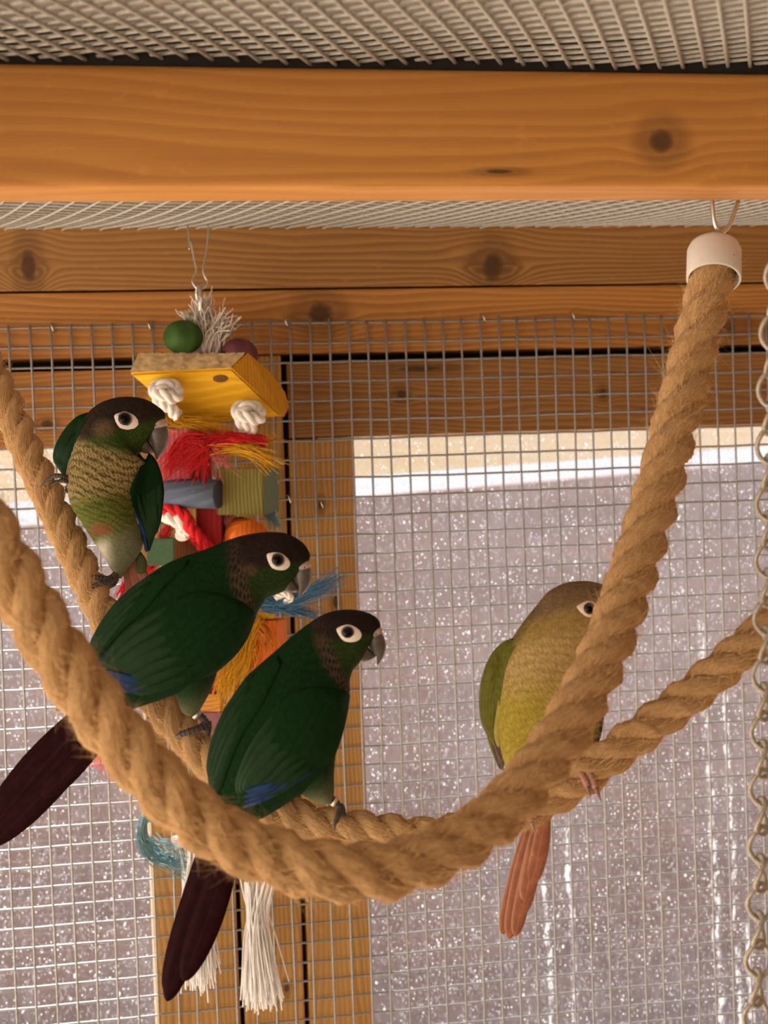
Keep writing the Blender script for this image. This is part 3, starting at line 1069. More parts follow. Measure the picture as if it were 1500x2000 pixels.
        Bk = G.copy(); Bk[:, :, 2] -= side * (3.0 + lift * 0.9 * prof)
        V = np.concatenate([G.reshape(-1, 3), Bk.reshape(-1, 3)])
        q = grid_faces(n, m)
        fs = list(q) + [tuple(i + n * m for i in reversed(f)) for f in q]
        loop = [j for j in range(m)] + [i * m + m - 1 for i in range(1, n)] + [(n - 1) * m + j for j in range(m - 2, -1, -1)] + [i * m for i in range(n - 2, 0, -1)]
        for a_, b_ in zip(loop, loop[1:] + loop[:1]): fs.append((b_, a_, a_ + n * m, b_ + n * m))
        Xs = np.linspace(0, 1, m)[None] * 9 + 0 * along
        Ys = along * 15 + 0 * t[None]
        sc = scales(Xs, Ys)
        cc0 = lerp(np.broadcast_to(np.array(base, float), (n, m, 3)), base2, sm(1 - sc, 0, 0.7))
        o = s.part('wing', V, fs, M_plume, cols=np.concatenate([cc0.reshape(-1, 3), cc0.reshape(-1, 3)]))
        s.G = G
        s.wb = BVHTree.FromPolygons([Vector(v_) for v_ in V], fs)
        s.side = side
        return o

    def wfeather(s, wing, a, b, wid, mat, lift=2.0, name='flight_feather', bend=0.0):
        """feather laid on the wing from (along, across) a to b"""
        G = s.G
        n, m = G.shape[:2]

        def at(x, y):
            x = min(max(x, 0), 1) * (n - 1); y = min(max(y, 0), 1) * (m - 1)
            i, j = min(int(x), n - 2), min(int(y), m - 2)
            fx, fy = x - i, y - j
            return (G[i, j] * (1 - fx) * (1 - fy) + G[i + 1, j] * fx * (1 - fy) + G[i, j + 1] * (1 - fx) * fy + G[i + 1, j + 1] * fx * fy)

        k = 12
        a, b = np.array(a, float), np.array(b, float)
        path = np.array([at(*(a + (b - a) * q + np.array([0, bend * math.sin(math.pi * q)]))) for q in np.linspace(0, 1, k)])
        return s.leaf(path, wid, mat, wing, lift, name, s.side)

    def lay(s, wing, pts, wid, mat, lift, name='flight_feather'):
        """feather through (u, v) points, resting on wing or body"""
        path = []
        for (u, v) in catmull(np.array(pts, float), 12):
            ws = []
            for bt in (s.wb, s.bvh):
                h = bt.ray_cast(Vector((u, v, 600.0)), Vector((0, 0, -1)))
                if h[0] is not None: ws.append(h[0].z)
            path.append((u, v, max(ws) if ws else (path[-1][2] - 1.0 if path else 0)))
        return s.leaf(path, wid, mat, wing, lift, name)

    def leaf(s, path, wid, mat, parent, lift, name, side=1, tipround=0.5, cup=0.18):
        path = np.asarray(path, float)
        kk = 18
        q = 1 - (1 - np.linspace(0, 1, kk)) ** 2.0
        if len(path) < 6: path = catmull(path, 24)
        path = np.stack([np.interp(q, np.linspace(0, 1, len(path)), path[:, c_]) for c_ in range(3)], 1)
        k = kk
        T = np.gradient(path[:, :2], axis=0); T /= np.linalg.norm(T, axis=1)[:, None] + 1e-9
        Nn = np.stack([-T[:, 1], T[:, 0]], 1)
        half = wid * (0.55 + 0.45 * np.sin(np.clip(q * 1.7, 0, 1) * math.pi / 2)) * np.sqrt(np.clip(1 - ((q - (1 - tipround * 0.5)) / (tipround * 0.5)).clip(0, 1) ** 2, 0.0, 1))
        half = np.maximum(half, wid * 0.04)
        m = 5
        ac = np.linspace(-1, 1, m)
        V = np.zeros((k, m, 3))
        V[:, :, :2] = path[:, None, :2] + Nn[:, None] * (half[:, None] * ac[None])[:, :, None]
        V[:, :, 2] = path[:, 2:3] + side * (lift * np.minimum(1, q * 2.2)[:, None] - 2.2 * (1 - np.minimum(1, q * 3.5))[:, None] - cup * wid * ac[None] ** 2 * 0.5)
        B2 = V.copy(); B2[:, :, 2] -= side * 0.8
        VV = np.concatenate([V.reshape(-1, 3), B2.reshape(-1, 3)])
        g = grid_faces(k, m)
        fs = list(g) + [tuple(i + k * m for i in reversed(f)) for f in g]
        loop = [j for j in range(m)] + [i * m + m - 1 for i in range(1, k)] + [(k - 1) * m + j for j in range(m - 2, -1, -1)] + [i * m for i in range(k - 2, 0, -1)]
        for a_, b_ in zip(loop, loop[1:] + loop[:1]): fs.append((b_, a_, a_ + k * m, b_ + k * m))
        c = np.zeros((k, m, 3)); c[:, :, 0] = (ac[None] + 1) / 2; c[:, :, 1] = q[:, None]
        c = c.reshape(-1, 3)
        return s.part(name, VV, fs, mat, parent, np.concatenate([c, c]))

    def tail(s, feathers, mat, taper=0.7):
        for (p0, p1, p2, wid) in feathers:
            path = catmull([p0, p1, p2], 14)
            s.leaf(path, wid, mat, s.root, 0.0, 'tail_feather', 1, taper)

    def foot(s, toes, mat, clawmat, band=None):
        """toes: list of (points, radius, claw length points)"""
        mb = MB()
        first = None
        cl = []
        for pts, rad, claw in toes:
            pth = catmull(pts, 26)
            kk = np.arange(26)
            rr = rad * (1 - 0.25 * kk / 25) * (1 + 0.10 * np.sin(kk * 1.9))
            v, f = tube(pth, rr, 12)
            c = np.zeros((26, 12, 3)); c[:, :, 1] = (np.linspace(0, 1, 26) * np.linalg.norm(np.diff(pth, axis=0), axis=1).sum())[:, None]
            mb.add(s.fr(v), f, c.reshape(-1, 3))
            if claw: cl.append((pth[-1], claw, rad * 0.62))
        ft = mb.build('foot', mat, s.root)
        for p, claw, r_ in cl:
            cp2 = catmull([p, *claw], 14)
            v, f = tube(cp2, r_ * np.linspace(1, 0.10, 14) ** 0.8, 10)
            s.part('claw', v, f, clawmat, ft)
        if band:
            p, ax_, r_ = band
            ax_ = np.array(ax_, float); ax_ /= np.linalg.norm(ax_)
            pp = np.array([np.array(p) + ax_ * q for q in (-3.6, -3.2, 3.2, 3.6)])
            v, f = tube(pp, np.array([r_ * 0.96, r_, r_, r_ * 0.96]), 20)
            s.part('leg_band', v, f, M_band, ft)


# ---- plumage colours -------------------------------------------------------
def col_green(head_end, eye, ear, noseside=1, crown_shift=0):
    """dark brown head, green cheek, scaly grey-brown collar, deep green back"""
    eye, ear = np.array(eye), np.array(ear)

    def f(u, v, w, T, A, sc, fine):
        n, m = u.shape
        body = lerp(np.broadcast_to(np.array((0.0034, 0.020, 0.0045)), (n, m, 3)), (0.0058, 0.029, 0.0065), sm(1 - sc, 0.1, 0.8))
        crown = lerp(np.broadcast_to(np.array((0.014, 0.0085, 0.008)), (n, m, 3)), (0.030, 0.020, 0.017), sm(1 - fine, 0.0, 0.9))
        cheek = lerp(np.broadcast_to(np.array((0.012, 0.026, 0.005)), (n, m, 3)), (0.030, 0.056, 0.012), sm(1 - fine, 0.0, 0.9))
        earc = lerp(np.broadcast_to(np.array((0.048, 0.030, 0.015)), (n, m, 3)), (0.090, 0.060, 0.030), sm(1 - fine, 0, 0.9))
        coll = lerp(np.broadcast_to(np.array((0.020, 0.014, 0.011)), (n, m, 3)), (0.10, 0.070, 0.048), sm(sc, 0.60, 0.98))
        low = sm(v - (eye[1] + 8) - 0.15 * (eye[0] - u), -6, 12)
        head = lerp(crown, np.broadcast_to(cheek, (n, m, 3)), low) if False else crown * (1 - low[..., None]) + cheek * low[..., None]
        de = np.hypot((u - ear[0]) / 20, (v - ear[1]) / 16)
        k = (1 - sm(de, 0.35, 1.25))[..., None]
        head = head * (1 - k) + earc * k
        kc = sm(T, head_end - 1.35, head_end - 0.35) * (0.35 + 0.65 * sm(-np.cos(A), -0.7, 0.2))
        kc = kc[..., None]
        x = head * (1 - kc) + coll * kc
        kb = sm(T, head_end + 0.15 - 0.7 * np.cos(A).clip(0), head_end + 0.75 - 0.7 * np.cos(A).clip(0))[..., None]
        x = x * (1 - kb) + body * kb
        amp = 0.35 + 0.65 * sm(T, head_end - 2, head_end)
        return x * rng.normal(1, 0.06, (n, m, 1)), amp

    return f


# =================================================================== bird on the far left of the thin rope (faces us)
def col_front(u, v, w, T, A, sc, fine):
    n, m = u.shape
    f = lambda c: np.broadcast_to(np.array(c, float), (n, m, 3))
    crown = lerp(f((0.018, 0.012, 0.010)), (0.042, 0.030, 0.024), sm(1 - fine, 0, 0.9))
    cheek = lerp(f((0.020, 0.040, 0.007)), (0.052, 0.090, 0.018), sm(1 - fine, 0, 0.9))
    earc = lerp(f((0.085, 0.058, 0.030)), (0.14, 0.098, 0.055), sm(1 - fine, 0, 0.9))
    breast = lerp(f((0.32, 0.245, 0.105)), (0.060, 0.045, 0.018), sm(sc, 0.60, 0.92))
    belly = lerp(f((0.125, 0.135, 0.030)), (0.055, 0.068, 0.012), sm(sc, 0.45, 0.98))
    low = sm(v - 838 - 0.30 * (250 - u), -8, 10)[..., None]
    head = crown * (1 - low) + cheek * low
    k = (1 - sm(np.hypot((u - 212) / 24, (v - 842) / 22), 0.3, 1.3))[..., None]
    head = head * (1 - k) + earc * k
    hb = sm(v - (893 - 0.55 * (u - 262).clip(-200, 0) * -0.35 + 0.10 * (u - 262)), -16, 14)
    hb = np.maximum(hb, sm(-(u - 178), -14, 14) * sm(v, 850, 900))[..., None]
    x = head * (1 - hb) + breast * hb
    kb = sm(v + 0.18 * (u - 200), 950, 990)[..., None]
    x = x * (1 - kb) + belly * kb
    kr = (1 - sm(np.hypot((u - 207) / 30, (v - 1034) / 17), 0.3, 1.15))[..., None]
    x = x * (1 - 0.85 * kr) + f((0.175, 0.060, 0.030)) * 0.85 * kr
    kg = sm(v - 1045 + 0.5 * (u - 200), 0, 32)[..., None]
    fl = lerp(f((0.60, 0.57, 0.47)), (0.120, 0.125, 0.070), sm(u, 196, 236))
    x = x * (1 - kg) + fl * kg
    back = (w < -18)[..., None] * (v > 830)[..., None]
    x = np.where(back, f((0.006, 0.030, 0.008)), x)
    return x * rng.normal(1, 0.06, (n, m, 1)), 0.4 + 0.9 * sm(v, 880, 905) * (1 - sm(v, 1000, 1040))


B1 = Bird('conure', 'green conure facing out with a scaly cream breast, highest on the thinner rope', 0.985, 205, 1125,
          [((320, 824), (288, 852)), ((322, 808), (279, 876)), ((307, 793), (272, 885)), ((284, 780), (267, 889)), ((255, 775), (263, 894)), ((222, 778), (268, 899)),
           ((192, 790), (279, 902)), ((169, 812), (289, 906)), ((152, 848), (291, 917)), ((141, 885), (286, 937)), ((132, 920), (279, 960)), ((133, 955), (273, 984)),
           ((141, 988), (276, 1007)), ((156, 1013), (280, 1030)), ((173, 1040), (281, 1052)), ((191, 1067), (275, 1075)), ((208, 1095), (261, 1098)), ((221, 1117), (243, 1120)), ((229, 1129), (236, 1130))],
          [11, 27, 37, 44, 48, 52, 56, 60, 64, 67, 69, 69, 66, 60, 52, 42, 30, 16, 5], col_front, feather=7.4, disp=1.3, fw=2.2)
B1.eye((252, 821.5), (231, 814), (279, 831), 806, 842, 12.5)
B1.eye((252, 821.5), (231, 814), (279, 831), 806, 842, 12.5, side=-1)
B1.beak([((324, 827), (286, 846)), ((328, 843), (290, 856)), ((328, 862), (296, 868)), ((322, 880), (300, 882)), ((313, 891), (303, 890)), ((307, 898), (305, 897))], [22, 21, 17, 10, 5, 1],
        [((285, 851), (274, 878)), ((291, 862), (279, 884)), ((298, 873), (288, 886)), ((303, 880), (298, 885))], [19, 17, 12, 5],
        ([((286, 835), (284, 847)), ((295, 825), (290, 847)), ((308, 818), (304, 844)), ((320, 818), (318, 839)), ((326, 824), (325, 833))], [18, 27, 27, 24, 13]), (307, 832))
w_ = B1.wing([((292, 884), (284, 905)), ((304, 895), (272, 930)), ((315, 918), (262, 952)), ((321, 945), (258, 972)), ((322, 975), (264, 1000)), ((318, 1005), (273, 1022)), ((308, 1035), (281, 1045)), ((299, 1060), (287, 1064)), ((293, 1076), (291, 1077))], None, 9)
for k in range(5):
    B1.wfeather(w_, (0.30 + 0.02 * k, 0.15 + 0.16 * k), (0.80 + 0.03 * k, 0.18 + 0.14 * k), 9, M_fgreen, 2.5 - 0.1 * k)
B1.wfeather(w_, (0.42, 0.97), (0.98, 0.82), 4.5, M_fblue, 3.4, 'edge_feather')
B1.wfeather(w_, (0.36, 1.0), (0.86, 1.0), 2.6, M_fcream, 3.6, 'edge_feather')
B1.leaf([(285, 1045, 20), (287, 1062, 18), (289, 1078, 14)], 3.6, M_fblue, w_, 0, 'flight_feather')
B1.leaf([(290, 1045, 18), (293, 1060, 16), (293, 1075, 12)], 3.6, M_fgreen, w_, 0, 'flight_feather')
w_ = B1.wing([((172, 806), (178, 822)), ((152, 814), (166, 840)), ((134, 832), (158, 862)), ((120, 856), (150, 884)), ((110, 880), (141, 904)), ((111, 900), (133, 918)), ((122, 916), (130, 928)), ((128, 926), (131, 932))], None, 6, tipw=-10)
for k in range(4):
    B1.wfeather(w_, (0.10 + 0.05 * k, 0.2 + 0.16 * k), (0.78 + 0.05 * k, 0.12 + 0.2 * k), 8, M_fgreen, 2.5)
B1.tail([((250, 1085, -12), (268, 1150, -22), (292, 1250, -40), 13), ((262, 1085, -10), (285, 1150, -20), (312, 1240, -36), 12), ((240, 1090, -14), (252, 1160, -26), (275, 1262, -44), 10)], M_fred)
B1.leaf([(268, 1080, -4), (275, 1100, -6), (272, 1122, -8)], 11, feather_mat('dull_green_covert', (0.045, 0.055, 0.016), (0.065, 0.078, 0.026)), B1.root, 0, 'tail_covert')
B1.foot([([(146, 938, 30), (132, 932, 36), (118, 930, 38), (106, 935, 34)], 5.6, [(94, 942, 30), (83, 953, 24)]),
         ([(146, 944, 30), (134, 940, 38), (124, 940, 40)], 5.2, [(114, 945, 38), (106, 951, 34)]),
         ([(150, 936, 10), (138, 950, 20), (134, 962, 24)], 5.5, None)], M_foot, M_claw)
B1.foot([([(232, 1112, 4), (226, 1124, 10), (216, 1130, 22), (200, 1127, 30)], 8.0, [(188, 1125, 32), (174, 1126, 30)]),
         ([(230, 1118, 8), (220, 1134, 22), (206, 1138, 32), (192, 1143, 36)], 7.2, [(176, 1146, 36), (159, 1149, 32)]),
         ([(228, 1120, 0), (224, 1138, 8), (212, 1146, 14)], 7.0, None)], M_foot, M_claw)

# =================================================================== bird in the middle, side on
OLT = ((0.010, 0.030, 0.008), (0.125, 0.128, 0.066))
B2 = Bird('conure', 'dark green conure side on, mid rope, between the facing bird and the lower side-on bird', 0.905, 385, 1425,
          [((603, 1100), (570, 1122)), ((605, 1082), (559, 1149)), ((591, 1060), (547, 1158)), ((562, 1043), (533, 1163)), ((531, 1039), (520, 1169)), ((500, 1041), (512, 1181)),
           ((470, 1047), (504, 1194)), ((437, 1058), (498, 1211)), ((395, 1075), (486, 1241)), ((345, 1092), (463, 1277)), ((300, 1116), (422, 1314)), ((262, 1148), (372, 1344)),
           ((229, 1186), (322, 1364)), ((203, 1226), (274, 1380)), ((186, 1265), (238, 1392)), ((176, 1305), (208, 1400)), ((176, 1350), (186, 1392))],
          [10, 24, 33, 40, 43, 44, 45, 48, 56, 63, 66, 62, 54, 44, 32, 20, 6], col_green(7, (545, 1092), (490, 1112)), feather=10.5,
          thighs=[([((425, 1285), (330, 1320)), ((424, 1310), (338, 1345)), ((412, 1345), (345, 1370)), ((398, 1372), (351, 1392)), ((387, 1390), (362, 1403)), ((380, 1398), (370, 1404))], [30, 34, 32, 27, 18, 8], [-6, -8, -16, -26, -36, -40], OLT)])
B2.eye((545, 1092), (522.5, 1082), (569, 1106), 1077, 1112, 11.5)
B2.eye((545, 1092), (522.5, 1082), (569, 1106), 1077, 1112, 11.5, side=-1)
B2.beak([((607, 1104), (571, 1117)), ((609, 1120), (574, 1130)), ((607, 1138), (580, 1141)), ((600, 1152), (582, 1153)), ((591, 1161), (583, 1161)), ((585, 1167), (584, 1166))], [20, 19, 15, 9, 4, 1],
        [((570, 1124), (556, 1150)), ((576, 1135), (560, 1156)), ((581, 1144), (570, 1158)), ((584, 1150), (579, 1156))], [17, 15, 11, 5],
        ([((571, 1110), (570, 1119)), ((579, 1101), (576, 1119)), ((591, 1095), (588, 1117)), ((602, 1094), (601, 1113)), ((608, 1099), (608, 1107))], [16, 25, 25, 22, 12]), (596, 1107))
w_ = B2.wing([((499, 1192), (499, 1206)), ((476, 1172), (489, 1238)), ((436, 1156), (468, 1271)), ((388, 1153), (432, 1299)), ((342, 1167), (393, 1318)), ((302, 1191), (352, 1334)), ((264, 1222), (312, 1346)), ((234, 1262), (274, 1350)), ((206, 1308), (236, 1350)), ((182, 1345), (198, 1366))], None, 10)
for k in range(7):
    q = k / 6
    B2.wfeather(w_, (0.42 + 0.03 * q, 0.12 + 0.80 * q), (0.90 - 0.10 * q, 0.05 + 0.85 * q), 14, M_fgreen, 1.6 - 0.4 * q)
for k in range(4):
    B2.lay(w_, [(312 - 5 * k, 1345 - 6 * k), (262 - 4 * k, 1342 - 9 * k), (206, 1338 - 11 * k)], 6.5, M_fblue, 3.0 + 0.5 * k)
for k in range(2):
    B2.leaf([(270 + 26 * k, 1232 - 20 * k, 44 + 8 * k), (232 + 8 * k, 1262 - 8 * k, 42 + 4 * k), (186, 1312 - 4 * k, 34)], 7, M_fblack, w_, 3.0, 'flight_feather')
w_ = B2.wing([((372, 1092), (368, 1102)), ((335, 1103), (325, 1150)), ((300, 1120), (290, 1192)), ((258, 1152), (252, 1226)), ((222, 1194), (216, 1264)), ((197, 1236), (194, 1294)), ((183, 1270), (183, 1318)), ((180, 1310), (181, 1330))], None, 5, edge=2.0)
for k in range(4):
    B2.wfeather(w_, (0.20 + 0.05 * k, 0.15 + 0.2 * k), (0.92 + 0.02 * k, 0.10 + 0.2 * k), 12, M_fgreen, 2.2 - 0.3 * k)
B2.leaf([(250, 1158, 12), (212, 1205, 10), (188, 1262, 8)], 4, M_folive, w_, 1.0, 'edge_feather')
for a_, b_, c_ in (((215, 1325, 30), (150, 1338, 24), (93, 1352, 18)), ((222, 1345, 26), (165, 1364, 22), (112, 1385, 16))):
    B2.leaf([a_, b_, c_], 7, M_fgrey, B2.root, 0, 'flight_feather')
B2.tail([((215, 1360, -2), (80, 1500, -8), (-75, 1690, -16), 33), ((232, 1378, 4), (112, 1520, -2), (-20, 1655, -8), 28), ((205, 1350, -8), (60, 1496, -14), (-60, 1660, -22), 25), ((245, 1385, 6), (150, 1490, 2), (84, 1556, 0), 22)], M_fmaroon)
B2.foot([([(374, 1392, -38), (384, 1402, -40), (394, 1412, -42), (398, 1424, -44), (390, 1430, -38)], 8.2, None),
         ([(398, 1418, -46), (386, 1427, -36), (366, 1433, -31), (347, 1440, -34)], 8.0, [(341, 1443, -36), (334, 1447, -40)]),
         ([(400, 1416, -52), (402, 1430, -50), (400, 1444, -46)], 7.0, None)], M_foot, M_claw, ((380, 1401, -40), (0.7, 0.7, -0.1), 11.5))

# =================================================================== lower side-on bird
B3 = Bird('conure', 'dark green conure side on, lowest on the thinner rope by the rope bend', 0.872, 650, 1585,
          [((741, 1230), (716, 1256)), ((743, 1219), (707, 1284)), ((734, 1205), (701, 1296)), ((713, 1195), (697, 1300)), ((688, 1191), (690, 1308)), ((660, 1192), (686, 1318)),
           ((630, 1201), (683, 1331)), ((600, 1220), (683, 1350)), ((568, 1245), (680, 1378)), ((537, 1272), (672, 1419)), ((507, 1298), (656, 1468)), ((479, 1324), (630, 1510)),
           ((454, 1362), (600, 1541)), ((435, 1400), (570, 1563)), ((421, 1440), (540, 1582)), ((413, 1485), (512, 1598)), ((414, 1535), (482, 1606)), ((436, 1588), (452, 1606))],
          [10, 23, 32, 38, 41, 42, 43, 47, 55, 62, 66, 65, 60, 53, 43, 32, 21, 6], col_green(7, (680, 1232), (628, 1252)), feather=10.5,
          thighs=[([((662, 1440), (560, 1500)), ((655, 1480), (572, 1532)), ((652, 1515), (586, 1552)), ((652, 1545), (604, 1565)), ((650, 1566), (622, 1574)), ((647, 1575), (636, 1578))], [30, 34, 34, 28, 18, 7], [-6, -10, -16, -24, -32, -36], ((0.010, 0.030, 0.008), (0.145, 0.148, 0.085)))])
B3.eye((680, 1232), (655.5, 1230), (707, 1245), 1216, 1251, 11)
B3.eye((680, 1232), (655.5, 1230), (707, 1245), 1216, 1251, 11, side=-1)
B3.beak([((745, 1233), (717, 1250)), ((751, 1246), (720, 1262)), ((754, 1262), (727, 1273)), ((750, 1280), (734, 1279)), ((743, 1292), (736, 1288)), ((738, 1299), (736, 1298))], [20, 19, 15, 9, 4, 1],
        [((715, 1258), (703, 1288)), ((722, 1267), (710, 1293)), ((729, 1275), (721, 1291)), ((735, 1280), (730, 1286))], [17, 15, 11, 5],
        ([((717, 1244), (716, 1253)), ((722, 1233), (721, 1252)), ((732, 1225), (732, 1247)), ((742, 1224), (742, 1240)), ((747, 1228), (747, 1236))], [16, 25, 25, 22, 12]), (734, 1236))
w_ = B3.wing([((679, 1348), (684, 1358)), ((645, 1336), (679, 1393)), ((604, 1334), (669, 1434)), ((568, 1348), (652, 1475)), ((538, 1378), (622, 1493)), ((513, 1418), (584, 1518)), ((493, 1462), (545, 1543)), ((478, 1506), (512, 1562)), ((468, 1546), (488, 1574)), ((461, 1580), (468, 1588))], None, 10)
for k in range(7):
    q = k / 6
    B3.wfeather(w_, (0.42 + 0.03 * q, 0.10 + 0.80 * q), (0.88 - 0.16 * q, 0.05 + 0.82 * q), 14, M_fgreen, 1.6 - 0.4 * q)
for k in range(4):
    B3.lay(w_, [(622 - 24 * k, 1490 + 7 * k), (552 - 9 * k, 1534 - 3 * k), (478 + 2 * k, 1570 - 11 * k)], 6.5, M_fblue, 3.0 + 0.5 * k)
for k in range(2):
    B3.leaf([(545 - 16 * k, 1362 + 20 * k, 50), (508 - 10 * k, 1420 + 14 * k, 48), (470 - 4 * k, 1500 + 6 * k, 34)], 6, M_fblack, w_, 2.0, 'flight_feather')
w_ = B3.wing([((545, 1278), (552, 1292)), ((510, 1300), (530, 1345)), ((480, 1326), (506, 1388)), ((453, 1366), (478, 1432)), ((432, 1412), (455, 1482)), ((418, 1462), (440, 1524)), ((414, 1506), (428, 1552)), ((418, 1545), (424, 1572))], None, 5, edge=2.0)
for k in range(4):
    B3.wfeather(w_, (0.20 + 0.05 * k, 0.15 + 0.2 * k), (0.92 + 0.02 * k, 0.10 + 0.2 * k), 12, M_fgreen, 2.2 - 0.3 * k)
B3.leaf([(466, 1345, 12), (437, 1400, 12), (420, 1455, 10)], 3.5, M_folive, w_, 1.5, 'edge_feather')
B3.tail([((442, 1575, 4), (395, 1740, -4), (324, 1960, -12), 31), ((462, 1585, 8), (420, 1750, 2), (358, 1918, -4), 30), ((430, 1572, -2), (380, 1740, -10), (317, 1940, -20), 22)], M_fmaroon)
B3.foot([([(643, 1566, -30), (652, 1570, -34), (658, 1578, -36), (662, 1590, -34)], 8.0, None),
         ([(664, 1582, -40), (662, 1592, -28), (658, 1602, -22), (655, 1610, -20)], 7.2, [(653, 1616, -18), (653, 1626, -18)]),
         ([(662, 1582, -50), (668, 1590, -46), (670, 1602, -40)], 6.5, None)], M_foot, M_claw, ((652, 1572, -35), (0.8, 0.5, -0.1), 11))


# =================================================================== olive bird on the right
def col_olive(u, v, w, T, A, sc, fine):
    n, m = u.shape
    f = lambda c: np.broadcast_to(np.array(c, float), (n, m, 3))
    crown = lerp(f((0.150, 0.094, 0.050)), (0.24, 0.155, 0.088), sm(1 - fine, 0, 0.9))
    cheek = lerp(f((0.24, 0.165, 0.048)), (0.38, 0.255, 0.085), sm(1 - fine, 0, 0.9))
    breast = lerp(f((0.50, 0.36, 0.145)), (0.34, 0.235, 0.090), sm(sc, 0.5, 0.98))
    belly = lerp(f((0.42, 0.335, 0.055)), (0.30, 0.235, 0.035), sm(sc, 0.5, 0.98))
    low = sm(v - 1178 - 0.35 * (1120 - u), -12, 18)[..., None]
    x = crown * (1 - low) + cheek * low
    hb = sm(v - 1232 + 0.25 * (u - 1080), -22, 26)[..., None]
    x = x * (1 - hb) + breast * hb
    kb = sm(v + 0.2 * (u - 1050), 1290, 1380)[..., None]
    x = x * (1 - kb) + belly * kb
    kl = sm(v, 1500, 1570)[..., None]
    x = x * (1 - kl) + f((0.30, 0.24, 0.06)) * kl
    back = (w < -16)[..., None] * (v > 1180)[..., None]
    x = np.where(back, f((0.09, 0.10, 0.02)), x)
    nk = sm(-(u - 1035 + 0.55 * (v - 1225)), 0, 18)[..., None] * (v > 1180)[..., None] * (v < 1300)[..., None]
    x = x * (1 - 0.6 * nk) + f((0.10, 0.095, 0.022)) * 0.6 * nk
    return x * rng.normal(1, 0.05, (n, m, 1)), 0.35 + 0.4 * sm(v, 1220, 1300)


B4 = Bird('conure', 'olive yellow conure with a cinnamon tail, half hidden behind the thick rope', 0.888, 1135, 1500,
          [((1202, 1170), (1187, 1200)), ((1200, 1155), (1178, 1222)), ((1182, 1143), (1168, 1235)), ((1156, 1136), (1161, 1246)), ((1130, 1135), (1156, 1257)), ((1101, 1140), (1156, 1268)),
           ((1071, 1156), (1160, 1280)), ((1047, 1184), (1166, 1296)), ((1023, 1214), (1171, 1316)), ((1001, 1247), (1174, 1341)), ((985, 1282), (1176, 1367)), ((976, 1322), (1174, 1396)),
           ((970, 1366), (1168, 1426)), ((969, 1412), (1158, 1456)), ((974, 1455), (1144, 1484)), ((987, 1495), (1125, 1515)), ((1006, 1530), (1105, 1545)), ((1030, 1565), (1085, 1575)), ((1055, 1588), (1068, 1590))],
          [10, 28, 40, 47, 51, 54, 56, 58, 61, 65, 68, 70, 69, 65, 57, 46, 32, 20, 6], col_olive, feather=9.0, disp=0.8)
B4.eye((1144, 1185), (1118, 1183), (1168, 1190), 1170, 1203, 11.5, mat=M_ringpink, rim=False)
B4.eye((1144, 1185), (1118, 1183), (1168, 1190), 1170, 1203, 11.5, mat=M_ringpink, side=-1, rim=False)
B4.beak([((1206, 1172), (1186, 1196)), ((1213, 1188), (1189, 1207)), ((1214, 1204), (1194, 1216)), ((1208, 1220), (1196, 1222)), ((1202, 1230), (1196, 1229)), ((1198, 1236), (1197, 1235))], [20, 19, 15, 9, 4, 1],
        [((1186, 1200), (1176, 1222)), ((1192, 1210), (1183, 1228)), ((1197, 1219), (1191, 1229)), ((1200, 1223), (1198, 1227))], [13, 12, 9, 4],
        ([((1188, 1188), (1186, 1196)), ((1193, 1178), (1190, 1193)), ((1201, 1172), (1198, 1188)), ((1207, 1171), (1206, 1182)), ((1210, 1174), (1209, 1179))], [6, 13, 16, 14, 8]), (1202, 1180))
w_ = B4.wing([((1001, 1245), (1004, 1262)), ((978, 1256), (990, 1290)), ((958, 1279), (983, 1325)), ((945, 1312), (979, 1360)), ((939, 1352), (976, 1396)), ((941, 1394), (973, 1430)), ((950, 1436), (977, 1458)), ((961, 1470), (983, 1486)), ((973, 1499), (984, 1506))], None, 7, tipw=-8, base=(0.105, 0.115, 0.020), base2=(0.170, 0.165, 0.032))
for k in range(4):
    B4.wfeather(w_, (0.18 + 0.04 * k, 0.10 + 0.17 * k), (0.72 + 0.02 * k, 0.10 + 0.16 * k), 8, M_folive, 3.0 - 0.2 * k)
B4.wfeather(w_, (0.40, 0.90), (0.76, 0.84), 5.0, M_fyellow, 4.5, 'edge_feather')
for k in range(3):
    B4.wfeather(w_, (0.55, 0.55 + 0.15 * k), (1.0 - 0.02 * k, 0.45 + 0.2 * k), 5, M_fgrey, 2.2 + 0.4 * k)
w_ = B4.wing([((1172, 1318), (1166, 1335)), ((1178, 1350), (1160, 1368)), ((1178, 1385), (1157, 1402)), ((1174, 1418), (1152, 1430)), ((1166, 1446), (1150, 1452)), ((1157, 1464), (1150, 1466))], None, 4, tipw=-6, base=(0.105, 0.115, 0.020), base2=(0.170, 0.165, 0.032))
for k in range(3):
    B4.wfeather(w_, (0.45, 0.10 + 0.2 * k), (1.0, 0.15 + 0.25 * k), 5, M_fgrey, 2.4 - 0.3 * k)
tl = [((1046, 1580, -20), (1012, 1715, -34), (985, 1838, -44), 15), ((1052, 1580, -18), (1020, 1715, -31), (998, 1846, -42), 16), ((1060, 1580, -16), (1034, 1710, -28), (1010, 1840, -40), 15),
      ((1066, 1580, -13), (1046, 1690, -25), (1020, 1800, -36), 17), ((1058, 1580, -11), (1044, 1680, -21), (1028, 1768, -31), 17), ((1068, 1580, -8), (1058, 1660, -17), (1040, 1733, -26), 17), ((1066, 1580, -5), (1060, 1635, -12), (1050, 1684, -20), 15)]
B4.tail(tl, M_fcinn, 0.4)
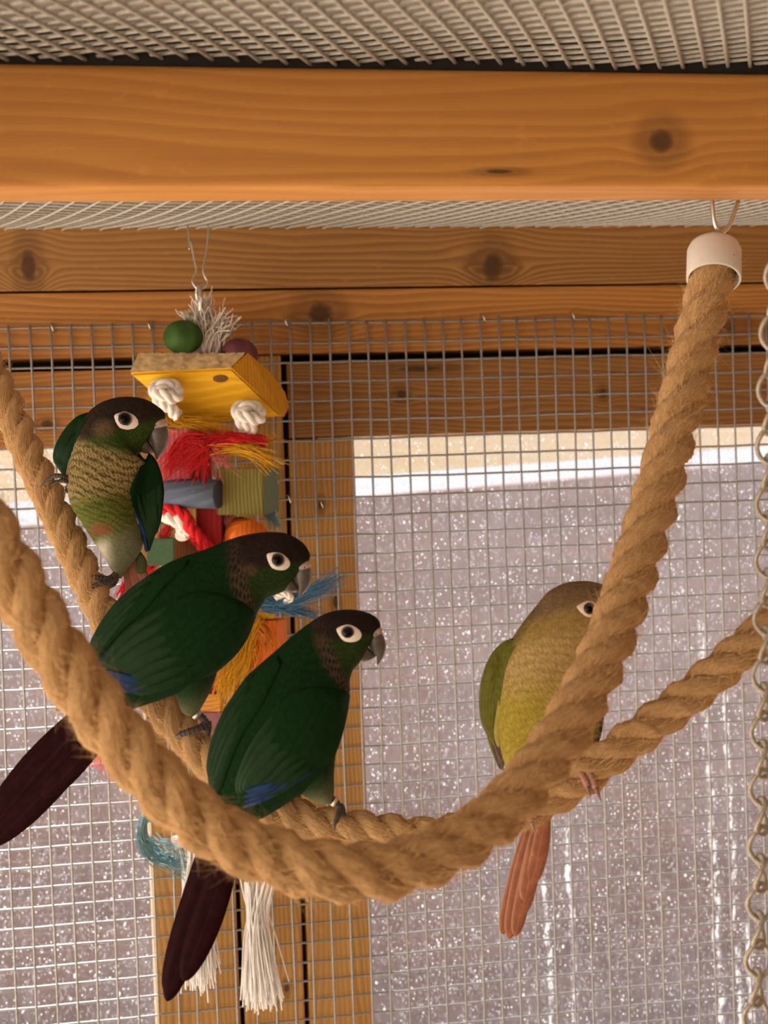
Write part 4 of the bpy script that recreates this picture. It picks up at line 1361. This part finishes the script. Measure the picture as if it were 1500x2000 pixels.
B4.foot([([(1116, 1466, 60), (1126, 1478, 98), (1135, 1492, 124), (1145, 1514, 132)], 8.6, [(1150, 1527, 131), (1156, 1541, 126)]),
         ([(1106, 1470, 60), (1116, 1482, 98), (1124, 1497, 126), (1130, 1512, 132)], 8.0, [(1132, 1522, 131), (1136, 1532, 128)]),
         ([(1122, 1452, 20), (1118, 1464, 50), (1114, 1474, 80)], 9.5, None)], M_footpink, M_clawbrown)
B4.foot([([(1018, 1516, 50), (1020, 1536, 90), (1022, 1556, 120), (1026, 1578, 128)], 8.2, [(1029, 1588, 127), (1033, 1600, 122)]),
         ([(1008, 1518, 50), (1008, 1538, 90), (1009, 1556, 120), (1010, 1574, 128)], 7.6, [(1011, 1584, 127), (1013, 1594, 122)])], M_footpink, M_clawbrown)


# =================================================================== hanging toy
TF = Frame(400, 900, 1.36)
TOYC = []
toy = empty('hanging_bird_toy', TF.o, 'colourful hanging bird toy of dyed wood blocks, beads, sisal and cotton knots', 'bird toy')


def tpart(name, V, fs, mat, parent=None, cols=None, smooth=True, kind=None):
    o = MB().add(TF(V), fs, cols).build(name, mat, parent or toy, smooth=smooth)
    if kind: o['kind'] = kind
    return o


def dyed(name, c0, c1, bare=None, ring=330, axis='Z', edge=0.0):
    t = NT(name)
    x, y, z = t.xyz(t.coord())
    al, ac = (z, x) if axis == 'Z' else (x, z)
    cmb = t.node('ShaderNodeCombineXYZ')
    t.put(cmb.inputs[0], t.mul(al, 0.06)); t.put(cmb.inputs[1], ac); t.put(cmb.inputs[2], y)
    n = t.noise(cmb.outputs[0], 330, 3, 0.6)
    g = t.math('SINE', t.mul(t.add(t.add(ac, t.mul(y, 0.5)), t.mul(t.noise(t.coord(), 22, 2), 0.006)), ring * 6.28))
    c = t.mix(t.step(g, -0.2, 0.9), c0, c1)
    c = t.mix(t.mul(t.step(n, 0.45, 0.75), 0.4), c, tuple(k * 0.6 for k in c0))
    if bare: c = t.mix(t.step(t.noise(t.coord(), 55, 4, 0.7), 0.60, 0.70), c, bare)
    t.bsdf(c, 0.7, bump=t.bump(g, 0.2, 0.0006), spec=0.3)
    return t.m


M_yel = dyed('yellow_dyed_wood', (0.80, 0.42, 0.012), (0.86, 0.52, 0.025), ring=210, axis='X')
M_yelend = dyed('yellow_dyed_end_grain', (0.55, 0.24, 0.012), (0.68, 0.34, 0.02), ring=260)
M_rough = plain('rough_sawn_wood', (0.60, 0.42, 0.22), 0.9, 0, 0.35, 160, 0.8)
M_green = dyed('green_dyed_bead', (0.030, 0.082, 0.014), (0.042, 0.110, 0.018), (0.10, 0.17, 0.035), 60)
M_purple = dyed('purple_dyed_bead', (0.13, 0.035, 0.05), (0.17, 0.05, 0.065), None, 60)
M_pink = dyed('pink_dyed_wood', (0.42, 0.085, 0.10), (0.56, 0.15, 0.16), None, 260)
M_redw = dyed('red_dyed_wood', (0.28, 0.006, 0.010), (0.34, 0.010, 0.014), None, 200)
M_blue = dyed('blue_dyed_dowel', (0.080, 0.105, 0.165), (0.115, 0.14, 0.21), (0.17, 0.20, 0.27), 120, 'X')
M_blueend = plain('blue_dowel_end', (0.045, 0.055, 0.085), 0.8, 0, 0.15, 300)
M_oliv = dyed('olive_dyed_wood', (0.17, 0.15, 0.035), (0.26, 0.22, 0.06), None, 330)
M_teal = dyed('teal_dyed_wood', (0.10, 0.15, 0.10), (0.14, 0.19, 0.13), (0.50, 0.26, 0.12), 300)
M_orange = dyed('orange_dyed_wood', (0.66, 0.13, 0.010), (0.76, 0.19, 0.016), None, 200)
M_dgreen = plain('green_painted_block', (0.055, 0.12, 0.060), 0.8, 0, 0.12, 300)
M_brown = dyed('brown_wood_side', (0.16, 0.075, 0.025), (0.22, 0.11, 0.04), None, 280)
M_wood2 = dyed('orange_bare_wood', (0.55, 0.22, 0.04), (0.68, 0.33, 0.08), None, 260, 'X')
M_mauve = plain('mauve_painted_block', (0.24, 0.09, 0.11), 0.7, 0, 0.15, 200)
M_sred = plain('red_sisal', (0.68, 0.018, 0.025), 0.7, 0, 0.3, 700, spec=0.3)
M_syel = plain('yellow_sisal', (0.80, 0.42, 0.02), 0.65, 0, 0.3, 700, spec=0.3)
M_sora = plain('orange_sisal', (0.80, 0.30, 0.03), 0.65, 0, 0.3, 700, spec=0.3)
M_sblu = plain('blue_sisal', (0.085, 0.22, 0.38), 0.7, 0, 0.3, 700, spec=0.3)
M_sblu2 = plain('pale_blue_sisal', (0.22, 0.42, 0.48), 0.7, 0, 0.3, 700, spec=0.3)
M_spink = plain('pink_sisal', (0.80, 0.22, 0.24), 0.7, 0, 0.3, 700, spec=0.3)
M_sgrn = plain('green_sisal', (0.28, 0.46, 0.16), 0.7, 0, 0.3, 700, spec=0.3)
M_yarn = plain('white_cotton_yarn', (0.87, 0.85, 0.84), 0.9, 0, 0.08, 700, spec=0.15)
M_greyyarn = plain('greyish_cotton_yarn', (0.76, 0.68, 0.62), 0.9, 0, 0.12, 700, spec=0.15)


def hexa(name, c8, mat, bevel=2.0, parent=None):
    """block from 8 corners: near face 4 (clockwise), far face 4"""
    bm = bmesh.new()
    vs = [bm.verts.new(TF(c)[0]) for c in c8]
    for f in ((0, 1, 2, 3), (7, 6, 5, 4), (0, 4, 5, 1), (1, 5, 6, 2), (2, 6, 7, 3), (3, 7, 4, 0)): bm.faces.new([vs[i] for i in f])
    bmesh.ops.recalc_face_normals(bm, faces=bm.faces[:])
    bmesh.ops.bevel(bm, geom=bm.edges[:], offset=bevel * TF.s, segments=2, affect='EDGES')
    V = np.array([v.co[:] for v in bm.verts]); bm.verts.index_update()
    fs = [[v.index for v in f.verts] for f in bm.faces]
    bm.free()
    return MB().add(V, fs).build(name, mat, parent or toy, origin=V.mean(0), smooth=False)


def cyl(name, a, b, r, mat, endmat=None, parent=None):
    a, b = np.array(a, float), np.array(b, float)
    ax_ = (b - a) / np.linalg.norm(b - a)
    pts = [a, a + ax_ * 1.5, b - ax_ * 1.5, b]
    v, f = tube(pts, [r - 1.5, r, r, r - 1.5], 28)
    o = MB().add(TF(v), f).build(name, mat, parent or toy, origin=TF((a + b) / 2)[0])
    if endmat:
        v, f = tube([b, b + ax_ * 0.6], r - 1.6, 28)
        MB().add(TF(v), f).build('end_grain', endmat, o)
    return o


def sphere(name, c, r, mat, sq=1.0, parent=None):
    n, m = 22, 36
    V = np.zeros((n, m, 3))
    for i in range(n):
        th = math.pi * (i + 0.02) / (n - 0.96)
        for j in range(m):
            f = 2 * math.pi * j / m
            V[i, j] = (c[0] + r * math.sin(th) * math.cos(f), c[1] + r * sq * -math.cos(th), c[2] + r * math.sin(th) * math.sin(f))
    return MB().add(TF(V), grid_faces(n, m, True)).build(name, mat, parent or toy, origin=TF(c)[0])


def tuft(name, mat, path, n, wid, spread0, spread1, curl=0.10, lenvar=0.35, seg=9, parent=None, sides=3):
    """a bundle of loose strands following a path and opening towards its end"""
    pth = catmull(path, 40)
    L = np.linalg.norm(np.diff(pth, axis=0), axis=1).sum()
    mb = MB()
    for _ in range(n):
        e = 1 - lenvar * rng.uniform(0, 1) ** 1.5
        o0 = rng.normal(0, 1, 3) * spread0
        o1 = rng.normal(0, 1, 3) * spread1
        ph = rng.uniform(0, 6.28, 3); fr_ = rng.uniform(3, 9, 3)
        q = np.linspace(0, e, seg)
        base = np.stack([np.interp(q, np.linspace(0, 1, 40), pth[:, k]) for k in range(3)], 1)
        off = o0[None] * (1 - q[:, None]) + o1[None] * q[:, None] ** 1.3 + curl * L * 0.12 * np.sin(fr_[None] * q[:, None] + ph[None]) * q[:, None]
        v, f = tube(base + off, wid * np.linspace(1, 0.7, seg), sides, cap=False)
        mb.add(TF(v), f)
    o = mb.build(name, mat, parent or toy)
    o['kind'] = 'stuff'
    return o


def braid(name, mat, path, D, pitch, parent=None):
    pp = TF(catmull(path, 120))
    st, *_ = rope_strands(pp, D * TF.s, pitch * TF.s, 3, 5, 16, 1.6 * TF.s, 1, 0.02)
    mb = MB()
    for v, f, c in st: mb.add(v, f, c)
    return mb.build(name, mat, parent or toy)


# wire clip through the ceiling mesh, and the oval link
clip = [(370, 488, 2), (368.5, 470, 0), (367, 448, 0), (368, 425, 0), (376, 405, 0), (387, 398, 0), (398, 405, 0), (405, 425, 0), (406.5, 448, 0), (404, 480, 0), (400, 508, 0), (396, 525, 0), (399, 538, 0), (405, 550, 0), (402, 559, 0), (392, 566, 0), (383, 562, 0), (376, 551, 0), (377, 542, 0), (383, 530, 0), (381, 515, 0), (377, 495, 0), (372, 470, 1)]
v, f = tube(catmull(clip, 150), 1.9, 8)
tpart('wire_clip', v, f, M_steel)
ov = [(388 + 5.5 * math.sin(a) + 2 * math.cos(a), 588 + 31 * math.cos(a) * 1.0, 22 * math.sin(a)) for a in np.linspace(0, 2 * math.pi, 40, endpoint=False)]
v, f = tube(ov, 4.4, 10, closed=True)
tpart('oval_link', v, f, M_steel)
tuft('frayed_cotton', M_greyyarn, [(404, 700, -14), (404, 660, -8), (398, 625, -2), (398, 590, 4)], 150, 1.7, 9, 12, 0.9, 0.6, 12)
tuft('frayed_cotton', M_greyyarn, [(412, 700, -18), (420, 665, -10), (432, 640, -4), (444, 622, 0)], 150, 1.7, 10, 13, 0.9, 0.6, 12)
tuft('frayed_cotton', M_greyyarn, [(396, 690, -10), (386, 650, -4), (375, 625, -2), (364, 615, 2)], 70, 1.7, 8, 7, 0.8, 0.5, 12)
sphere('wooden_bead', (359, 660, 12), 38.5, M_green, 0.86)
sphere('wooden_bead', (466, 694, -12), 37.5, M_purple, 0.92)

# tilted yellow slab
fbl, fbr, bbr, bbl = (260, 735, 50), (458, 725, 50), (551, 813, -35), (366, 832, -35)
ftl, ftr, btr, btl = (272, 692, 22), (484, 692, 22), (556, 778, -60), (382, 790, -60)
slab = MB()
N1 = 10


def qlerp(a, b, t): return np.array(a, float) * (1 - t) + np.array(b, float) * t


slab_o = hexa('wood_slab', [fbl, fbr, bbr, bbl, ftl, ftr, btr, btl], M_yel, 4.0)
# rough sawn front face and darker end face as thin veneers
nr, mr = 14, 60
Vr = np.zeros((nr, mr, 3))
for i in range(nr):
    for j in range(mr):
        tq, sq = j / (mr - 1), i / (nr - 1)
        q = qlerp(qlerp((262, 733, 50), (455, 724, 50), tq), qlerp((274, 694, 24), (481, 693, 24), tq), sq)
        e = min(1, 6 * min(tq, 1 - tq, sq, 1 - sq))
        q[2] += (1.0 + 2.4 * e * rng.uniform(0, 1)) + 1.2 * e * math.sin(tq * 40 + sq * 3)
        q[1] -= 0.6 + (rng.uniform(-1.0, 2.6) if i == nr - 1 else 0)
        Vr[i, j] = q
MB().add(TF(Vr), grid_faces(nr, mr)).build('sawn_face', M_rough, slab_o)
Ve = np.array([(457.5, 726, 51), (551.5, 812.5, -34), (560, 792, -52), (551, 762, -60), (524, 725, -30), (484.5, 692.5, 23)])
Ve2 = Ve + np.array([1.4, -1.2, 1.4])
MB().add(TF(np.concatenate([Ve, Ve2])), [(6, 7, 8, 9, 10, 11)] + [(i, (i + 1) % 6, (i + 1) % 6 + 6, i + 6) for i in range(6)]).build('end_face', M_yelend, slab_o, smooth=False)
nb = np.cross(np.array(fbr, float) - fbl, np.array(bbl, float) - fbl); nb /= np.linalg.norm(nb)
if nb[2] < 0: nb = -nb
hc_ = qlerp(qlerp(fbl, fbr, 0.80), qlerp(bbl, bbr, 0.80), 0.17)
e_u = np.array([1, -0.04, 0]); e_v = np.cross(nb, e_u)
hole = [hc_ + nb * 0.6 + e_u * 15 * math.cos(a) + e_v * 9 * math.sin(a) for a in np.linspace(0, 6.28, 20, endpoint=False)]
MB().add(TF(hole + [hc_ - nb * 0.5]), [tuple(range(20))]).build('drilled_hole', plain('painted_hole_shade', (0.16, 0.075, 0.01), 0.9, 0, 0.4, 300), slab_o, smooth=False)  # flat dark disc paints in the shade inside the hole

# cotton knots under the slab
for (cx, cy, cw, tl_) in ((330, 775, 52, (352, 815)), (486, 815, 30, (478, 850))):
    kp = [(cx - 14, cy - 22, cw - 20), (cx - 20, cy - 8, cw + 4), (cx - 2, cy + 2, cw + 22), (cx + 22, cy + 6, cw + 10), (cx + 20, cy - 14, cw - 4), (cx - 2, cy - 16, cw + 12), (cx - 12, cy + 10, cw + 14), (cx + 8, cy + 24, cw + 6), (tl_[0], tl_[1], cw - 8)]
    braid('cotton_knot', M_cotton, kp, 26, 52)
tuft('sisal_tuft', M_syel, [(318, 790, 10), (350, 826, 20), (400, 832, 18), (448, 846, 8)], 70, 1.0, 8, 14, 0.25)
tuft('sisal_tuft', M_syel, [(300, 775, 14), (318, 812, 20), (332, 838, 16), (372, 846, 10)], 60, 1.0, 8, 12, 0.3)
tuft('sisal_tuft', M_syel, [(400, 820, 0), (420, 838, 6), (432, 852, 4), (438, 866, 2)], 30, 1.1, 4, 5, 0.2)

# upper wood blocks
b = hexa('wood_block', [(306, 838, 30), (376, 838, 30), (376, 942, 30), (306, 942, 30), (330, 836, -45), (410, 836, -45), (410, 938, -45), (330, 938, -45)], M_pink)
tuft('sisal_tuft', M_sred, [(508, 866, 36), (462, 858, 46), (412, 872, 48), (345, 925, 44)], 110, 1.0, 7, 14, 0.25)
tuft('sisal_tuft', M_sred, [(400, 862, 48), (372, 862, 50), (352, 882, 48), (334, 925, 42)], 90, 1.0, 8, 13, 0.3)
tuft('sisal_tuft', M_sred, [(402, 872, 46), (404, 895, 50), (402, 920, 46), (398, 950, 40)], 50, 0.8, 8, 22, 0.5, 0.6)
braid('sisal_twist', M_sred, [(516, 862, 20), (500, 862, 34), (478, 860, 42), (450, 866, 46), (424, 876, 46)], 24, 70)
tuft('sisal_tuft', M_syel, [(430, 880, 44), (470, 878, 46), (505, 888, 42), (538, 908, 34)], 110, 1.0, 7, 13, 0.2)
tuft('sisal_tuft', M_syel, [(490, 862, 20), (515, 862, 18), (528, 858, 14), (538, 852, 10)], 40, 0.9, 7, 10, 0.3)
tuft('sisal_tuft', M_spink, [(420, 878, 48), (430, 895, 50), (438, 908, 48), (446, 918, 44)], 50, 0.8, 8, 15, 0.6, 0.6)
cyl('dowel', (318, 962, 10), (432, 966, 44), 28.5, M_blue, M_blueend)
b = hexa('wood_block', [(426, 914, 28), (517, 914, 28), (517, 1006, 28), (426, 1006, 28), (440, 916, -50), (542, 914, -50), (541, 1000, -50), (440, 1000, -50)], M_oliv)
hexa('painted_side', [(518, 915, 27), (542.5, 915, -49), (541.5, 999, -49), (518, 1005, 27), (517, 915, 26), (541.5, 915, -50), (540.5, 999, -50), (517, 1005, 26)], M_teal, 0.2, b)
hexa('wood_block', [(384, 992, 10), (434, 992, 10), (434, 1075, 10), (384, 1075, 10), (384, 992, -40), (434, 992, -40), (434, 1075, -40), (384, 1075, -40)], M_redw)
braid('sisal_twist', M_sred, [(318, 996, 22), (345, 996, 30), (368, 1010, 34), (376, 1030, 34), (392, 1050, 32), (410, 1072, 28), (420, 1092, 22)], 26, 62)
tuft('sisal_tuft', M_sred, [(385, 1040, 34), (398, 1060, 34), (408, 1078, 30), (416, 1098, 26)], 70, 0.9, 8, 12, 0.5)
braid('cotton_knot', M_cotton, [(322, 1004, 14), (340, 1012, 26), (362, 1022, 28), (368, 1036, 20), (352, 1044, 8)], 30, 60)
tuft('sisal_tuft', M_sred, [(330, 1030, 0), (322, 1045, 4), (318, 1056, 4), (318, 1068, 2)], 40, 1.0, 9, 7, 0.4)
cyl('dowel', (462, 1045, -40), (494, 1052, 40), 36, M_orange, M_orange)
tuft('sisal_tuft', M_spink, [(446, 1000, -20), (446, 1020, -14), (444, 1040, -10), (440, 1060, -8)], 30, 1.2, 5, 5, 0.2)
tuft('sisal_tuft', M_sblu2, [(520, 1000, -30), (530, 1010, -28), (536, 1020, -28), (542, 1032, -28)], 50, 0.9, 6, 9, 0.5)
b = hexa('wood_block', [(289, 1051, 20), (343, 1051, 20), (343, 1104, 20), (289, 1104, 20), (320, 1051, -50), (402, 1051, -50), (402, 1104, -50), (320, 1104, -50)], M_dgreen)
hexa('bare_side', [(344, 1051, 19), (403, 1051, -49), (403, 1104, -49), (344, 1104, 19), (343, 1051, 18), (402, 1051, -50), (402, 1104, -50), (343, 1104, 18)], M_brown, 0.2, b)
tuft('sisal_tuft', M_sred, [(300, 1100, 0), (290, 1112, 4), (270, 1126, 4), (244, 1140, 0)], 40, 1.2, 5, 8, 0.3)
tuft('sisal_tuft', M_sred, [(262, 1120, -10), (246, 1140, -8), (236, 1156, -8), (228, 1174, -10)], 40, 1.0, 5, 6, 0.3)

# blue tufts by the middle bird's beak
tuft('sisal_tuft', M_sblu, [(505, 1172, 10), (545, 1180, 18), (600, 1160, 20), (664, 1122, 14)], 130, 0.9, 9, 12, 0.15, 0.45)
tuft('sisal_tuft', M_sblu, [(505, 1168, 10), (535, 1180, 16), (570, 1190, 14), (622, 1206, 8)], 90, 0.9, 9, 8, 0.15, 0.45)
braid('cotton_knot', M_cotton, [(540, 1166, 24), (560, 1158, 30), (570, 1168, 28), (558, 1174, 22)], 14, 30)

# lower wood: mostly hidden behind the birds
hexa('wood_block', [(484, 1212, 20), (541, 1210, 20), (541, 1330, 20), (484, 1330, 20), (500, 1212, -50), (556, 1210, -50), (556, 1330, -50), (500, 1330, -50)], M_orange)
hexa('wood_block', [(505, 1186, 12), (538, 1186, 12), (536, 1208, 12), (505, 1208, 12), (505, 1186, -30), (538, 1186, -30), (536, 1208, -30), (505, 1208, -30)], M_syel)
tuft('sisal_tuft', M_sora, [(490, 1206, 28), (506, 1222, 34), (524, 1250, 34), (516, 1290, 30)], 40, 0.9, 8, 12, 0.8, 0.5)
tuft('sisal_tuft', M_syel, [(500, 1215, 28), (486, 1250, 36), (478, 1290, 36), (450, 1330, 30)], 120, 0.9, 7, 16, 0.3)
tuft('sisal_tuft', M_syel, [(492, 1215, 28), (470, 1260, 36), (452, 1310, 36), (440, 1370, 30)], 110, 0.9, 8, 14, 0.35)
tuft('sisal_tuft', M_sora, [(470, 1240, 24), (446, 1280, 30), (434, 1310, 30), (428, 1340, 26)], 70, 0.9, 7, 9, 0.4)
hexa('wood_block', [(398, 1270, 0), (470, 1270, 0), (470, 1352, 0), (398, 1352, 0), (400, 1270, -40), (470, 1270, -40), (470, 1352, -40), (400, 1352, -40)], M_redw)
hexa('wood_block', [(366, 1354, 14), (434, 1354, 14), (434, 1388, 14), (366, 1388, 14), (366, 1354, -40), (434, 1354, -40), (434, 1388, -40), (366, 1388, -40)], M_wood2)
hexa('wood_block', [(372, 1389, 10), (440, 1389, 10), (440, 1430, 10), (372, 1430, 10), (372, 1389, -40), (440, 1389, -40), (440, 1430, -40), (372, 1430, -40)], M_mauve)
tuft('sisal_tuft', M_spink, [(255, 1440, 0), (225, 1458, 4), (205, 1470, 4), (176, 1494, 0)], 90, 0.8, 8, 12, 0.6, 0.5)
tuft('sisal_tuft', M_spink, [(235, 1440, 0), (212, 1460, 4), (205, 1480, 4), (204, 1504, 0)], 60, 0.8, 8, 12, 0.6, 0.5)
tuft('sisal_tuft', M_sgrn, [(285, 1500, -6), (262, 1518, -4), (252, 1530, -4), (240, 1548, -6)], 60, 0.8, 6, 10, 0.7, 0.5)
tuft('sisal_tuft', M_sblu2, [(318, 1588, 6), (286, 1596, 10), (278, 1630, 10), (292, 1672, 6)], 100, 0.9, 6, 7, 0.3, 0.3)
tuft('sisal_tuft', M_sblu2, [(282, 1640, 8), (306, 1668, 12), (340, 1682, 12), (378, 1698, 6)], 110, 0.8, 9, 12, 0.6, 0.4)
tuft('sisal_tuft', M_sblu2, [(300, 1640, 8), (320, 1650, 12), (350, 1655, 12), (372, 1660, 6)], 30, 0.7, 12, 14, 0.9, 0.4)
cyl('dowel', (420, 1618, -20), (340, 1645, 14), 13.5, plain('white_dowel', (0.80, 0.77, 0.74), 0.6), None)
# central cord that carries everything (hidden behind the birds)
braid('cotton_cord', M_cotton, [(420, 830, -20), (424, 1000, -46), (436, 1180, -48), (440, 1400, -46), (430, 1560, -30), (424, 1660, -10)], 20, 50)
for (top_, bot_, n_, s1) in (((392, 1640, 6), (385, 1912, 4), 260, 19), ((508, 1716, 8), (516, 1950, 6), 330, 17)):
    midp = ((top_[0] + bot_[0]) / 2 - 6, (top_[1] + bot_[1]) / 2, 12)
    tuft('cotton_tassel', M_yarn, [top_, (top_[0] - 4, top_[1] + 50, 12), midp, bot_], n_, 1.9, 12, s1, 0.10, 0.12, 18, None, 4)
braid('cotton_cord', M_cotton, [(430, 1600, -20), (460, 1650, -6), (490, 1690, 2), (508, 1720, 8)], 22, 50)
braid('cotton_cord', M_cotton, [(424, 1600, -16), (410, 1622, -4), (398, 1640, 4), (393, 1660, 8)], 22, 50)
